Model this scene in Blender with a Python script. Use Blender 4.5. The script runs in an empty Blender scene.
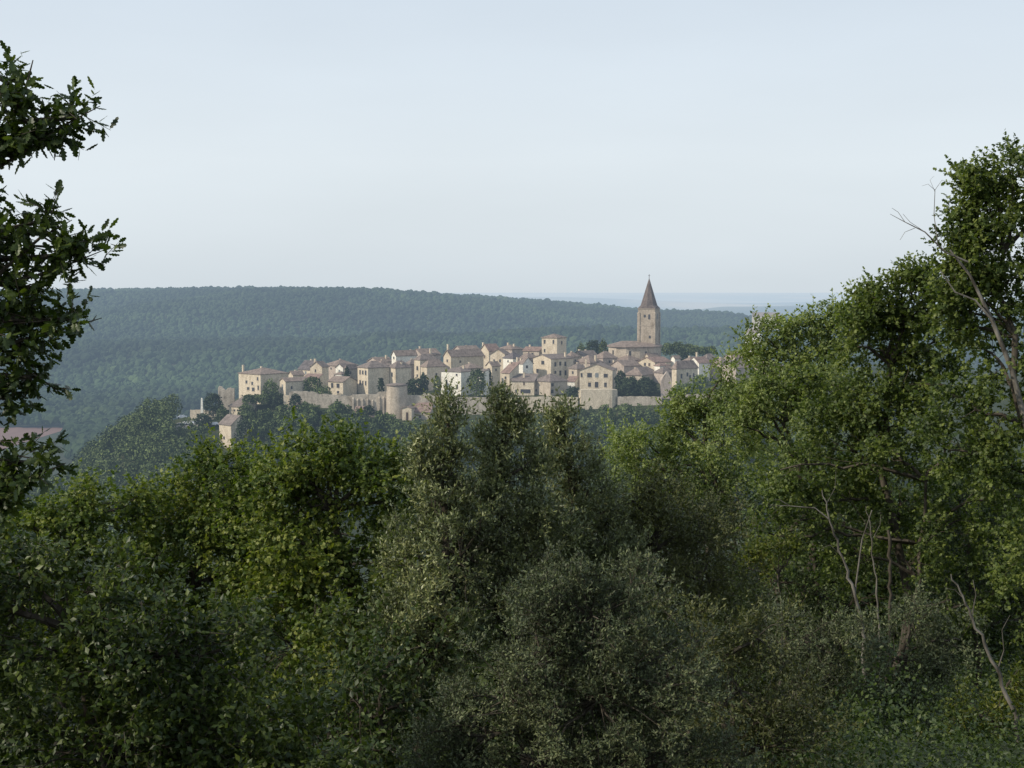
import bpy, math
import numpy as np
from mathutils import Vector, noise as mnoise

rng = np.random.default_rng(7)
F = 1400.0; H = 150.0; HOR = 290.0
TH = math.atan((384 - HOR) / F)
sc = bpy.context.scene
col = sc.collection
R = math.radians

def P(px, py, Y):
    """pixel + distance -> point of the place"""
    r = (px - 512) / F; u = (384 - py) / F
    dy = math.cos(TH) + u * math.sin(TH); dz = -math.sin(TH) + u * math.cos(TH)
    s = Y / dy
    return np.array([r * s, Y, H + dz * s])

def Pz(py, Y):
    u = (384 - np.asarray(py, float)) / F
    return (-math.sin(TH) + u * math.cos(TH)) / (math.cos(TH) + u * math.sin(TH)) * Y

# ------------------------------------------------------------------ camera, light, sky
cam = bpy.data.cameras.new('camera'); co = bpy.data.objects.new('camera', cam); col.objects.link(co)
co.location = (0, 0, H); co.rotation_euler = (math.pi / 2 - TH, 0, 0)
cam.sensor_width = 36; cam.lens = F / 1024 * 36; cam.clip_start = 0.2; cam.clip_end = 120000
sc.camera = co

SUN_EL = R(34); SUN_AZ = math.atan2(-0.93, -0.37)      # direction towards the sun, x then y
sd = Vector((math.sin(SUN_AZ) * math.cos(SUN_EL), math.cos(SUN_AZ) * math.cos(SUN_EL), math.sin(SUN_EL)))
sl = bpy.data.lights.new('sun', 'SUN'); sl.energy = 3.6; sl.angle = R(3); sl.color = (1.0, 0.91, 0.77)
so = bpy.data.objects.new('sun', sl); col.objects.link(so)
so.rotation_euler = (-sd).to_track_quat('-Z', 'Y').to_euler(); so.location = (-60, -30, H + 60)

HAZE = (0.515, 0.605, 0.685)
w = bpy.data.worlds.new('World'); sc.world = w; w.use_nodes = True
nt = w.node_tree; nt.nodes.clear()
o = nt.nodes.new('ShaderNodeOutputWorld'); bg = nt.nodes.new('ShaderNodeBackground'); bg.inputs[1].default_value = 0.1
sky = nt.nodes.new('ShaderNodeTexSky'); sky.sky_type = 'NISHITA'; sky.sun_disc = False
sky.sun_elevation = SUN_EL; sky.sun_rotation = SUN_AZ % (2 * math.pi)
sky.air_density = 1.0; sky.dust_density = 3.0; sky.altitude = 250
tc = nt.nodes.new('ShaderNodeTexCoord'); sx = nt.nodes.new('ShaderNodeSeparateXYZ')
ramp = nt.nodes.new('ShaderNodeValToRGB')
e = ramp.color_ramp.elements
e[0].position = 0.0; e[0].color = (0.70, 0.775, 0.83, 1)
e[1].position = 1.0; e[1].color = (0.36, 0.47, 0.62, 1)
for p, c in ((0.03, (0.75, 0.825, 0.88)), (0.09, (0.80, 0.875, 0.93)), (0.20, (0.72, 0.81, 0.90)), (0.5, (0.56, 0.66, 0.78))):
    k = e.new(p); k.color = (*c, 1)
mul = nt.nodes.new('ShaderNodeMix'); mul.data_type = 'RGBA'; mul.blend_type = 'MULTIPLY'; mul.inputs[0].default_value = 1
mul.inputs[7].default_value = (10, 10, 10, 1)
mx = nt.nodes.new('ShaderNodeMix'); mx.data_type = 'RGBA'; mx.inputs[0].default_value = 0.9
L_ = nt.links.new
wm_ = nt.nodes.new('ShaderNodeVectorMath'); wm_.operation = 'MULTIPLY'; wm_.inputs[1].default_value = (2.2, 2.2, 9)
wn_ = nt.nodes.new('ShaderNodeTexNoise'); wn_.inputs['Scale'].default_value = 1.2; wn_.inputs['Detail'].default_value = 5
wr_ = nt.nodes.new('ShaderNodeMapRange'); wr_.inputs[1].default_value = 0.3; wr_.inputs[2].default_value = 0.7; wr_.inputs[3].default_value = 9.65; wr_.inputs[4].default_value = 10.35
L_(tc.outputs['Generated'], wm_.inputs[0]); L_(wm_.outputs[0], wn_.inputs['Vector']); L_(wn_.outputs[0], wr_.inputs[0]); L_(wr_.outputs[0], mul.inputs[7])
L_(tc.outputs['Generated'], sx.inputs[0]); L_(sx.outputs[2], ramp.inputs[0]); L_(ramp.outputs[0], mul.inputs[6])
L_(sky.outputs[0], mx.inputs[6]); L_(mul.outputs[2], mx.inputs[7]); L_(mx.outputs[2], bg.inputs[0]); L_(bg.outputs[0], o.inputs[0])
sc.view_settings.view_transform = 'Standard'; sc.view_settings.look = 'None'; sc.view_settings.exposure = 0
sc.cycles.use_denoising = True
sc.cycles.max_bounces = 6; sc.cycles.transparent_max_bounces = 4
sc.cycles.diffuse_bounces = 4; sc.cycles.glossy_bounces = 1

# ------------------------------------------------------------------ materials
hz = bpy.data.node_groups.new('aerial_haze', 'ShaderNodeTree')  # haze painted into materials: colour fades and glows with distance from a fixed point
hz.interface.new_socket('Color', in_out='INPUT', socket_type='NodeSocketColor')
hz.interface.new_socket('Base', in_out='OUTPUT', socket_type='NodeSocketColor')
hz.interface.new_socket('HazeGlow', in_out='OUTPUT', socket_type='NodeSocketColor')
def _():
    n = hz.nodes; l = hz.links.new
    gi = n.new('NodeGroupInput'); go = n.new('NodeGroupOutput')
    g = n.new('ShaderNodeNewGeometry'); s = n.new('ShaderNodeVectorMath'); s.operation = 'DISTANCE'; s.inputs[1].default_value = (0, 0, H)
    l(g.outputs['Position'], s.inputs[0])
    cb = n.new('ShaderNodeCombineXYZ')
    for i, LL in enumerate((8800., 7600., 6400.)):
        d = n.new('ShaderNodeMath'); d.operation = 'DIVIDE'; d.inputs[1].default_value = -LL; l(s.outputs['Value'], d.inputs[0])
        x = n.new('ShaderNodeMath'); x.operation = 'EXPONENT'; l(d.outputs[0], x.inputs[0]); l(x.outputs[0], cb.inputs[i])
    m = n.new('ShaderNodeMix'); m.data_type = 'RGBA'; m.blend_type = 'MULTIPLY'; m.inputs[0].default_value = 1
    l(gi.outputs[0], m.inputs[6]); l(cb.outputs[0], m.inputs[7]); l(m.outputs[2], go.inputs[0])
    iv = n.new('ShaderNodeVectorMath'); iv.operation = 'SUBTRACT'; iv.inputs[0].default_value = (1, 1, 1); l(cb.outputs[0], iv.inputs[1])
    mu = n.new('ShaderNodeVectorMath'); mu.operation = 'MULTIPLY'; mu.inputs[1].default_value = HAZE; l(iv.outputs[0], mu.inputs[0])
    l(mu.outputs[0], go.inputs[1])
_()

def mat(name, stops, scale=1.0, detail=4, far=True, rough=0.9, spec=0.15, stretch=(1, 1, 1), coord='pos', second=None, bump=0.0, island=0.0):
    """noise-driven colour; far=True paints distance haze into base colour and emission"""
    m = bpy.data.materials.new(name); m.use_nodes = True; t = m.node_tree; n = t.nodes; l = t.links.new
    b = n['Principled BSDF']; b.inputs['Roughness'].default_value = rough; b.inputs['Specular IOR Level'].default_value = spec
    g = n.new('ShaderNodeNewGeometry'); mp = n.new('ShaderNodeVectorMath'); mp.operation = 'MULTIPLY'; mp.inputs[1].default_value = stretch
    if coord == 'pos': l(g.outputs['Position'], mp.inputs[0])
    else:
        tcn = n.new('ShaderNodeTexCoord'); l(tcn.outputs['Object'], mp.inputs[0])
    nz = n.new('ShaderNodeTexNoise'); nz.inputs['Scale'].default_value = scale; nz.inputs['Detail'].default_value = detail; nz.inputs['Roughness'].default_value = 0.6
    l(mp.outputs[0], nz.inputs['Vector'])
    fac = nz.outputs[0]
    if island:
        a = n.new('ShaderNodeMath'); a.operation = 'MULTIPLY_ADD'; a.inputs[1].default_value = island
        l(g.outputs['Random Per Island'], a.inputs[0])
        s_ = n.new('ShaderNodeMath'); s_.operation = 'SUBTRACT'; s_.inputs[1].default_value = island / 2
        l(fac, a.inputs[2]); l(a.outputs[0], s_.inputs[0]); fac = s_.outputs[0]
    r = n.new('ShaderNodeValToRGB'); el = r.color_ramp.elements
    el[0].position, el[0].color = stops[0][0], (*stops[0][1], 1); el[1].position, el[1].color = stops[-1][0], (*stops[-1][1], 1)
    for p, c in stops[1:-1]:
        q = el.new(p); q.color = (*c, 1)
    l(fac, r.inputs[0]); c = r.outputs[0]
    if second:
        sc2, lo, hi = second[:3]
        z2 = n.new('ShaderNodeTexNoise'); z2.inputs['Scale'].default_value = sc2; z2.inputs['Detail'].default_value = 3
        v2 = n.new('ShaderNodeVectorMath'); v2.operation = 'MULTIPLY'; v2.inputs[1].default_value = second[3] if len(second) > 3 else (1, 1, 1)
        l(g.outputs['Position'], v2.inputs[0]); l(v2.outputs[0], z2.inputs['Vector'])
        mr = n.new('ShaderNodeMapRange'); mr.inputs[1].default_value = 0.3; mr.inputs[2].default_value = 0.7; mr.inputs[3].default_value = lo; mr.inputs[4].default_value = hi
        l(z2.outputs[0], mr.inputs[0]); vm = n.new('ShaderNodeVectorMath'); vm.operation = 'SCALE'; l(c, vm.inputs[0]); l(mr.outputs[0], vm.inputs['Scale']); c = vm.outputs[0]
    if bump:
        bp = n.new('ShaderNodeBump'); bp.inputs['Strength'].default_value = bump; bp.inputs['Distance'].default_value = 0.02
        l(nz.outputs[0], bp.inputs['Height']); l(bp.outputs[0], b.inputs['Normal'])
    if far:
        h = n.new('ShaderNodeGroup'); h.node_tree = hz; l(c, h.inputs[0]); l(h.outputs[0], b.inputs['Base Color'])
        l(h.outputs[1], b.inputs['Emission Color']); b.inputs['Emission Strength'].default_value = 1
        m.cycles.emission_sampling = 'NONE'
    else: l(c, b.inputs['Base Color'])
    return m

GAIN = {'oak_leaf': 1.35, 'maple_leaf': 1.5, 'hornbeam_leaf': 2.0, 'evergreen_oak_leaf': 2.2, 'grey_shrub_leaf': 2.3, 'brownish_leaf': 1.9, 'light_leaf': 1.65, 'tall_oak_leaf': 1.6, 'shaded_leaf': 1.9, 'yellowish_leaf': 1.2}
def leafmat(name, dark, mid, light, trans=0.3, rough=0.5, spec=0.35, clump=1.2, back=None):
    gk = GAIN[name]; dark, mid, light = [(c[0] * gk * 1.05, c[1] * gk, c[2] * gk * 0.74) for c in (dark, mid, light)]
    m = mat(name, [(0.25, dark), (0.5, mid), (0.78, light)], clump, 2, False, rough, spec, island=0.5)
    t = m.node_tree; n = t.nodes; l = t.links.new; b = n['Principled BSDF']; out = n['Material Output']
    src = b.inputs['Base Color'].links[0].from_socket
    if back:                                             # pale underside of the leaf
        g = n.new('ShaderNodeNewGeometry'); mk = n.new('ShaderNodeMix'); mk.data_type = 'RGBA'; mk.inputs[7].default_value = (*back, 1)
        l(g.outputs['Backfacing'], mk.inputs[0]); l(src, mk.inputs[6]); src = mk.outputs[2]; l(src, b.inputs['Base Color'])
    tr = n.new('ShaderNodeBsdfTranslucent'); hs = n.new('ShaderNodeMix'); hs.data_type = 'RGBA'; hs.blend_type = 'MULTIPLY'; hs.inputs[0].default_value = 1
    hs.inputs[7].default_value = (1.5, 1.7, 0.5, 1); l(src, hs.inputs[6]); l(hs.outputs[2], tr.inputs[0])
    ms = n.new('ShaderNodeMixShader'); ms.inputs[0].default_value = trans; l(b.outputs[0], ms.inputs[1]); l(tr.outputs[0], ms.inputs[2]); l(ms.outputs[0], out.inputs[0])
    return m

M = {}
M['oak'] = leafmat('oak_leaf', (0.016, 0.028, 0.010), (0.030, 0.050, 0.016), (0.06, 0.085, 0.022), 0.25, 0.45)
M['maple'] = leafmat('maple_leaf', (0.032, 0.052, 0.015), (0.066, 0.096, 0.026), (0.14, 0.162, 0.045), 0.33)
M['bush'] = leafmat('hornbeam_leaf', (0.012, 0.021, 0.007), (0.026, 0.040, 0.012), (0.05, 0.066, 0.018), 0.25, 0.45)
M['holm'] = leafmat('evergreen_oak_leaf', (0.028, 0.037, 0.018), (0.060, 0.074, 0.038), (0.125, 0.136, 0.075), 0.18, 0.4, 0.45, back=(0.14, 0.155, 0.10))
M['grey'] = leafmat('grey_shrub_leaf', (0.020, 0.027, 0.016), (0.038, 0.049, 0.030), (0.074, 0.086, 0.054), 0.15, 0.5, 0.3, back=(0.08, 0.092, 0.06))
M['brown'] = leafmat('brownish_leaf', (0.021, 0.026, 0.012), (0.038, 0.046, 0.020), (0.068, 0.072, 0.032), 0.2)
M['light'] = leafmat('light_leaf', (0.060, 0.082, 0.040), (0.105, 0.137, 0.065), (0.17, 0.20, 0.09), 0.35)
M['roak'] = leafmat('tall_oak_leaf', (0.026, 0.042, 0.016), (0.054, 0.078, 0.026), (0.105, 0.132, 0.04), 0.33)
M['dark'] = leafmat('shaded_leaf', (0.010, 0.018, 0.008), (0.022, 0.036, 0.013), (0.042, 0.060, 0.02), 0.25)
M['yellow'] = leafmat('yellowish_leaf', (0.030, 0.045, 0.010), (0.058, 0.080, 0.014), (0.13, 0.14, 0.03), 0.32)
M['bark'] = mat('bark', [(0.3, (0.035, 0.028, 0.02)), (0.7, (0.11, 0.095, 0.075))], 9, 5, False, stretch=(1, 1, 0.25), bump=0.6)
M['palebark'] = mat('pale_bark', [(0.35, (0.06, 0.053, 0.043)), (0.65, (0.24, 0.22, 0.19))], 7, 5, False, stretch=(1, 1, 0.3), bump=0.5)
VEG = dict(scale=0.5, detail=2, island=0.45)
M['v_dark'] = mat('village_dark_foliage', [(0.3, (0.022, 0.034, 0.022)), (0.7, (0.058, 0.080, 0.038))], **VEG)
M['v_mid'] = mat('village_foliage', [(0.32, (0.042, 0.062, 0.028)), (0.68, (0.15, 0.19, 0.07))], 0.13, 3, island=0.35)
M['v_light'] = mat('village_light_foliage', [(0.3, (0.035, 0.052, 0.018)), (0.7, (0.10, 0.12, 0.035))], **VEG)
M['v_bark'] = mat('village_bark', [(0.3, (0.05, 0.04, 0.03)), (0.7, (0.12, 0.10, 0.08))], 2)
M['forest'] = mat('hill_forest', [(0.25, (0.016, 0.031, 0.015)), (0.55, (0.034, 0.058, 0.025)), (0.8, (0.058, 0.088, 0.033))], 0.012, 4, island=0.22, second=(0.0042, 0.5, 1.4, (0.35, 1.0, 0.0)))  # stretched noise bands paint the shade of the hill folds into the colour

def wallmat(name, c, amt=0.25):
    d = tuple(x * (1 - amt) for x in c); h = tuple(min(0.9, x * (1 + amt * 0.6)) for x in c)
    return mat(name, [(0.3, (d[0], d[1] * 0.96, d[2] * 0.9)), (0.5, c), (0.75, h)], 0.55, 7, second=(2.2, 0.72, 1.18), stretch=(1, 1, 0.45))
M['cream'] = wallmat('cream_stone', (0.585, 0.505, 0.385))
M['white'] = wallmat('whitewashed_render', (0.78, 0.75, 0.66), 0.12)
M['rampart'] = wallmat('rampart_stone', (0.44, 0.385, 0.31), 0.55)
M['tan'] = wallmat('tan_stone', (0.46, 0.395, 0.315), 0.3)
M['pink'] = wallmat('pinkish_stone', (0.44, 0.37, 0.315), 0.28)
M['greywall'] = wallmat('grey_stone', (0.33, 0.30, 0.25), 0.3)
def roofmat(name, c):
    return mat(name, [(0.3, tuple(x * 0.62 for x in c)), (0.5, c), (0.72, tuple(min(1, x * 1.35) for x in c))], 0.8, 7, second=(3.0, 0.68, 1.28), stretch=(1, 1, 0.5))
M['tile'] = roofmat('old_clay_tiles', (0.235, 0.185, 0.155))
M['red'] = roofmat('red_clay_tiles', (0.255, 0.18, 0.15))
M['greytile'] = roofmat('grey_brown_tiles', (0.20, 0.165, 0.145))
M['belfry'] = wallmat('belfry_stone', (0.37, 0.315, 0.25), 0.35)
M['spire'] = roofmat('spire_tiles', (0.15, 0.122, 0.11))
M['slate'] = roofmat('slate', (0.13, 0.115, 0.115))
M['glass'] = mat('window_dark', [(0.3, (0.035, 0.036, 0.042)), (0.7, (0.07, 0.07, 0.078))], 1.0, rough=0.3, spec=0.5)
M['shutter'] = mat('shutter_brown', [(0.3, (0.10, 0.075, 0.06)), (0.7, (0.15, 0.12, 0.10))], 2)
M['shutterpale'] = mat('shutter_blue_grey', [(0.3, (0.16, 0.18, 0.19)), (0.7, (0.22, 0.24, 0.25))], 2)
M['door'] = mat('door_wood', [(0.3, (0.05, 0.035, 0.03)), (0.7, (0.09, 0.065, 0.05))], 2)
M['carwhite'] = mat('car_white_paint', [(0.3, (0.74, 0.75, 0.77)), (0.7, (0.8, 0.8, 0.82))], 1, rough=0.3, spec=0.5)
M['cargrey'] = mat('car_silver_paint', [(0.3, (0.42, 0.44, 0.47)), (0.7, (0.5, 0.52, 0.55))], 1, rough=0.3, spec=0.5)
M['tyre'] = mat('tyre_rubber', [(0.3, (0.02, 0.02, 0.02)), (0.7, (0.04, 0.04, 0.04))], 2)

# ------------------------------------------------------------------ object helpers
def tag(o, label=None, cat=None, group=None, kind=None):
    if label: o['label'] = label
    if cat: o['category'] = cat
    if group: o['group'] = group
    if kind: o['kind'] = kind
    return o

def mesh_np(name, V, Fc, m, parent=None, n=3, smooth=False):
    me = bpy.data.meshes.new(name); V = np.asarray(V, np.float32); Fc = np.asarray(Fc, np.int32)
    me.vertices.add(len(V)); me.vertices.foreach_set('co', V.ravel())
    me.loops.add(Fc.size); me.loops.foreach_set('vertex_index', Fc.ravel())
    me.polygons.add(len(Fc)); me.polygons.foreach_set('loop_start', np.arange(0, Fc.size, n, dtype=np.int32))
    me.polygons.foreach_set('use_smooth', np.full(len(Fc), smooth))
    me.update(calc_edges=True); me.materials.append(m)
    ob = bpy.data.objects.new(name, me); col.objects.link(ob)
    if parent is not None: ob.parent = parent
    return ob

class MB:
    def __init__(s): s.v = []; s.f = []
    def add(s, vs, fs):
        k = len(s.v); s.v += [tuple(map(float, v)) for v in vs]; s.f += [tuple(i + k for i in f) for f in fs]
    def box(s, a, b):
        x0, y0, z0 = a; x1, y1, z1 = b
        s.add([(x0, y0, z0), (x1, y0, z0), (x1, y1, z0), (x0, y1, z0), (x0, y0, z1), (x1, y0, z1), (x1, y1, z1), (x0, y1, z1)],
              [(0, 3, 2, 1), (4, 5, 6, 7), (0, 1, 5, 4), (1, 2, 6, 5), (2, 3, 7, 6), (3, 0, 4, 7)])
    def slab(s, poly, t):                      # polygon thickened downwards
        n = len(poly); s.add(list(poly) + [(p[0], p[1], p[2] - t) for p in poly],
              [tuple(range(n)), tuple(range(2 * n - 1, n - 1, -1))] + [(i, i + n, (i + 1) % n + n, (i + 1) % n) for i in range(n)])
    def build(s, name, m, parent=None):
        me = bpy.data.meshes.new(name); me.from_pydata(s.v, [], s.f); me.materials.append(m); me.update()
        ob = bpy.data.objects.new(name, me); col.objects.link(ob)
        if parent is not None: ob.parent = parent
        return ob

def empty(name, loc, rz=0):
    o = bpy.data.objects.new(name, None); col.objects.link(o); o.location = [float(c) for c in loc]; o.rotation_euler = (0, 0, rz); o.empty_display_size = 0.5
    return o

# ------------------------------------------------------------------ the ground
def sm(t): t = np.clip(t, 0, 1); return t * t * (3 - 2 * t)
def noise2(x, y, seed=0):
    """cheap smooth noise from sines"""
    r = np.random.default_rng(seed); v = 0
    for i in range(7):
        a = r.uniform(0, 6.283); f = r.uniform(0.5, 1.6); v = v + np.sin((x * math.cos(a) + y * math.sin(a)) * f * 6.283 + r.uniform(0, 6.283))
    return v / 4.0

UC = [-400, 0, 60, 100, 140, 200, 240, 300, 350, 400, 450, 520, 600, 680, 760, 1000, 1400]
YF = [545, 520, 500, 462, 434, 424, 426, 412, 413, 421, 420, 417, 411, 408, 409, 410, 440]      # foot of the village
YM = [545, 520, 500, 455, 424, 412, 406, 398, 397, 396, 396, 396, 392, 390, 392, 395, 440]      # just behind the ramparts
YB = [560, 520, 505, 470, 440, 420, 398, 382, 376, 372, 368, 362, 361, 361, 364, 372, 430]      # back of the village
UR = [-500, 0, 100, 180, 290, 380, 420, 480, 540, 600, 640, 700, 730, 760, 800, 850, 1500]
YR = [295, 295, 294.5, 293, 292.5, 295, 297.5, 301, 305, 310, 315, 316, 318, 323, 322, 320, 316]
def terrain(x, Y):
    x = np.asarray(x, float); Y = np.asarray(Y, float); x, Y = np.broadcast_arrays(x, Y)
    u = 512 + x / np.maximum(Y, 12) * F
    near = np.interp(Y, [-60, -5, 0, 3, 10, 20, 30, 45, 60, 90, 200, 320], [-0.5, -1.5, -1.7, -2.4, -4.8, -8.4, -12, -17.5, -24, -43, -98, -115])
    nrt = np.interp(Y, [-60, -5, 0, 3, 10, 20, 30, 45, 60, 90, 200, 320], [-0.5, -1.5, -1.7, -2.2, -4.2, -6.6, -9.2, -12.8, -17, -38, -98, -115])
    near = near + (nrt - near) * sm((u - 640) / 260) + 0.25 * noise2(x / 9, Y / 9, 51) * sm((Y - 4) / 10) * (1 - sm((Y - 80) / 60))
    zf = Pz(np.interp(u, UC, YF), 546.); zm = Pz(np.interp(u, UC, YM), 572.); zb = Pz(np.interp(u, UC, YB), 655.)
    t = np.clip((Y - 320) / 226, 0, 1); z = np.where(Y < 320, near, -115 + (zf + 115) * t ** 1.15)
    t = np.clip((Y - 556.5) / 8, 0, 1); z = np.where(Y > 546, zf + (zm - zf) * t, z)
    t = np.clip((Y - 562) / 93, 0, 1); z = np.where(Y > 562, zm + (zb - zm) * t, z)
    t = sm((Y - 655) / 330); z = np.where(Y > 655, zb + (-125 - zb) * t, z)
    zr = Pz(np.interp(u, UR, YR), 3000.)
    t = np.clip((Y - 1275) / 1725, 0, 1); ramp_ = -125 + (zr + 125) * (0.35 * t + 0.65 * sm(t))
    fold = 30 * noise2(x / 1100, Y / 560, 3) * np.sin(np.pi * t) + 4 * noise2(x / 260, Y / 260, 4) * np.sin(np.pi * t)
    fold = fold + 14 * noise2(x / 1500 + Y / 900, Y / 1100, 14) * np.sin(np.pi * t) - 34 * np.exp(-((Y - 2250 - 0.25 * x) / 170) ** 2) + 12 * np.exp(-((Y - 1960 - 0.25 * x) / 200) ** 2)
    z = np.where(Y > 1275, ramp_ + fold * sm(t * 6) * sm((1 - t) * 3.5), z)
    t = sm((Y - 3060) / 2200); z = np.where(Y > 3060, zr + (-172 - zr) * t, z)
    z = np.where(Y > 5200, z + 7 * noise2(x / 4000, Y / 4000, 9) * sm((Y - 5200) / 2500), z)
    z = z + np.exp(-((Y - 8200) / 900) ** 2) * (78 + 14 * noise2(x / 1500, Y / 2500, 31)) * sm((u - 640) / 90)
    z = z + np.exp(-((Y - 14500) / 1500) ** 2) * (70 + 30 * noise2(x / 3500, Y / 5000, 32))
    z = z + np.exp(-((Y - 26000) / 2500) ** 2) * (70 + 45 * noise2(x / 6000, Y / 8000, 33))
    return z + H
def tz(x, y): return float(terrain(x, y))

ys = np.concatenate([np.linspace(-60, 1, 10), np.geomspace(2, 320, 90), np.linspace(325, 700, 110), np.linspace(706, 3200, 200), np.geomspace(3230, 90000, 90)])
ss = np.linspace(-1.3, 1.3, 520)
Yg, Sg = np.meshgrid(ys, ss, indexing='ij'); Xg = Sg * (np.abs(Yg) + 45)
Zg = terrain(Xg, Yg); nr, nc = Yg.shape
idx = np.arange(nr * nc).reshape(nr, nc)
Fq = np.stack([idx[:-1, :-1], idx[:-1, 1:], idx[1:, 1:], idx[1:, :-1]], -1).reshape(-1, 4)
def groundmat():
    m = mat('ground_soil', [(0.3, (0.025, 0.035, 0.015)), (0.55, (0.045, 0.055, 0.022)), (0.75, (0.075, 0.07, 0.035))], 0.15, 5, second=(7.0, 0.35, 1.6))
    t = m.node_tree; n = t.nodes; l = t.links.new
    h = [x for x in n if x.type == 'GROUP'][0]; src = h.inputs[0].links[0].from_socket
    g = n.new('ShaderNodeNewGeometry'); sp = n.new('ShaderNodeSeparateXYZ'); l(g.outputs['Position'], sp.inputs[0])
    # patchwork of fields and woods on the far plain
    vm = n.new('ShaderNodeVectorMath'); vm.operation = 'MULTIPLY'; vm.inputs[1].default_value = (1 / 1300, 1 / 4200, 0); l(g.outputs['Position'], vm.inputs[0])
    vo = n.new('ShaderNodeTexNoise'); vo.inputs['Scale'].default_value = 1; vo.inputs['Detail'].default_value = 5; l(vm.outputs[0], vo.inputs['Vector'])
    rp = n.new('ShaderNodeValToRGB'); el = rp.color_ramp.elements
    el[0].position = 0.42; el[0].color = (0.035, 0.06, 0.035, 1); el[1].position = 0.62; el[1].color = (0.42, 0.36, 0.22, 1)
    q = el.new(0.5); q.color = (0.12, 0.13, 0.07, 1); l(vo.outputs[0], rp.inputs[0])
    f1 = n.new('ShaderNodeMapRange'); f1.inputs[1].default_value = 3600; f1.inputs[2].default_value = 4600; l(sp.outputs[1], f1.inputs[0])
    mxx = n.new('ShaderNodeMix'); mxx.data_type = 'RGBA'; l(f1.outputs[0], mxx.inputs[0]); l(src, mxx.inputs[6]); l(rp.outputs[0], mxx.inputs[7])
    l(mxx.outputs[2], h.inputs[0])
    return m
g = mesh_np('ground', np.stack([Xg, Yg, Zg], -1).reshape(-1, 3), Fq, groundmat(), n=4, smooth=True)
tag(g, kind='structure')

# ploughed field on the valley floor, left
def draped(name, x0, x1, y0, y1, m, off, nx=30, ny=14, skew=0.0):
    X, Y = np.meshgrid(np.linspace(x0, x1, nx), np.linspace(y0, y1, ny)); X = X + skew * (Y - y0)
    Z = terrain(X, Y) + off; I = np.arange(nx * ny).reshape(ny, nx)
    Q = np.stack([I[:-1, :-1], I[:-1, 1:], I[1:, 1:], I[1:, :-1]], -1).reshape(-1, 4)
    return mesh_np(name, np.stack([X, Y, Z], -1).reshape(-1, 3), Q, m, n=4)
cp = draped('car_park', (176 - 512) / F * 560, (213 - 512) / F * 560, 544, 570, mat('gravel', [(0.35, (0.24, 0.22, 0.19)), (0.65, (0.34, 0.31, 0.27))], 0.8, 5), 0.05)
tag(cp, kind='structure')
fm = mat('ploughed_soil', [(0.35, (0.16, 0.092, 0.072)), (0.65, (0.22, 0.135, 0.105))], 0.03, 5, stretch=(1, 0.2, 1))
fo = draped('ploughed_field', -640, -400, 1060, 1272, fm, 0.15)
tag(fo, kind='structure')

# ------------------------------------------------------------------ numpy leaves and branches
def nrm(a): return a / np.maximum(np.linalg.norm(a, axis=-1, keepdims=True), 1e-9)
LEAF = {}
LEAF['simple'] = (np.array([[0, 0, 0], [.45, .30, -.06], [1, 0, -.04], [.45, -.30, -.06]]), np.array([[0, 2, 1], [0, 3, 2]]))
LEAF['narrow'] = (np.array([[0, 0, 0], [.45, .20, -.05], [1, 0, -.03], [.45, -.20, -.05]]), np.array([[0, 2, 1], [0, 3, 2]]))
LEAF['maple'] = (np.array([[0, 0, 0], [.25, .48, -.05], [.42, .22, 0], [.72, .36, -.08], [1, 0, -.05], [.72, -.36, -.08], [.42, -.22, 0], [.25, -.48, -.05]]),
                 np.array([[0, 2, 1], [0, 4, 2], [2, 4, 3], [0, 6, 4], [6, 5, 4], [0, 7, 6]]))
LEAF['card'] = (np.array([[0, -.5, 0], [.5, -.35, .1], [1, .05, 0], [.55, .45, -.1], [0.1, .4, 0]]), np.array([[0, 1, 2], [0, 2, 3], [0, 3, 4]]))
_o = [(0, 0), (.12, .04), (.22, .17), (.32, .10), (.45, .27), (.55, .15), (.68, .26), (.76, .13), (.90, .15), (1, 0)]
_v = [(a, b, -.1 * b) for a, b in _o] + [(a, -b, -.1 * b) for a, b in _o[1:-1]]
_mid = [(.22, 0, .0), (.5, 0, .02), (.76, 0, .0)]
_vo = np.array(_v + _mid)
def _oakf():
    f = []; a, b, c = 18, 19, 20
    for side, ix in ((0, [0, 1, 2, 3, 4, 5, 6, 7, 8, 9]), (1, [0, 10, 11, 12, 13, 14, 15, 16, 17, 9])):
        mids = [0, a, a, a, b, b, b, c, c, 9]
        for i in range(9):
            p, q, m0, m1 = ix[i], ix[i + 1], mids[i], mids[i + 1]
            for t in ([p, q, m0], [q, m1, m0]):
                if len(set(t)) == 3: f.append(t if side else t[::-1])
    return np.array(f)
LEAF['oak'] = (_vo, _oakf())

def leaf_arrays(kind, pos, axis, nor, L, Wd=1.0):
    T, Ft = LEAF[kind]; axis = nrm(axis); side = nrm(np.cross(nor, axis)); nor = np.cross(axis, side)
    L = L[:, None, None]
    V = pos[:, None, :] + L * (T[None, :, 0:1] * axis[:, None, :] + Wd * T[None, :, 1:2] * side[:, None, :] + T[None, :, 2:3] * nor[:, None, :])
    Fc = Ft[None] + (np.arange(len(pos)) * len(T))[:, None, None]
    return V.reshape(-1, 3), Fc.reshape(-1, 3)

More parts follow.
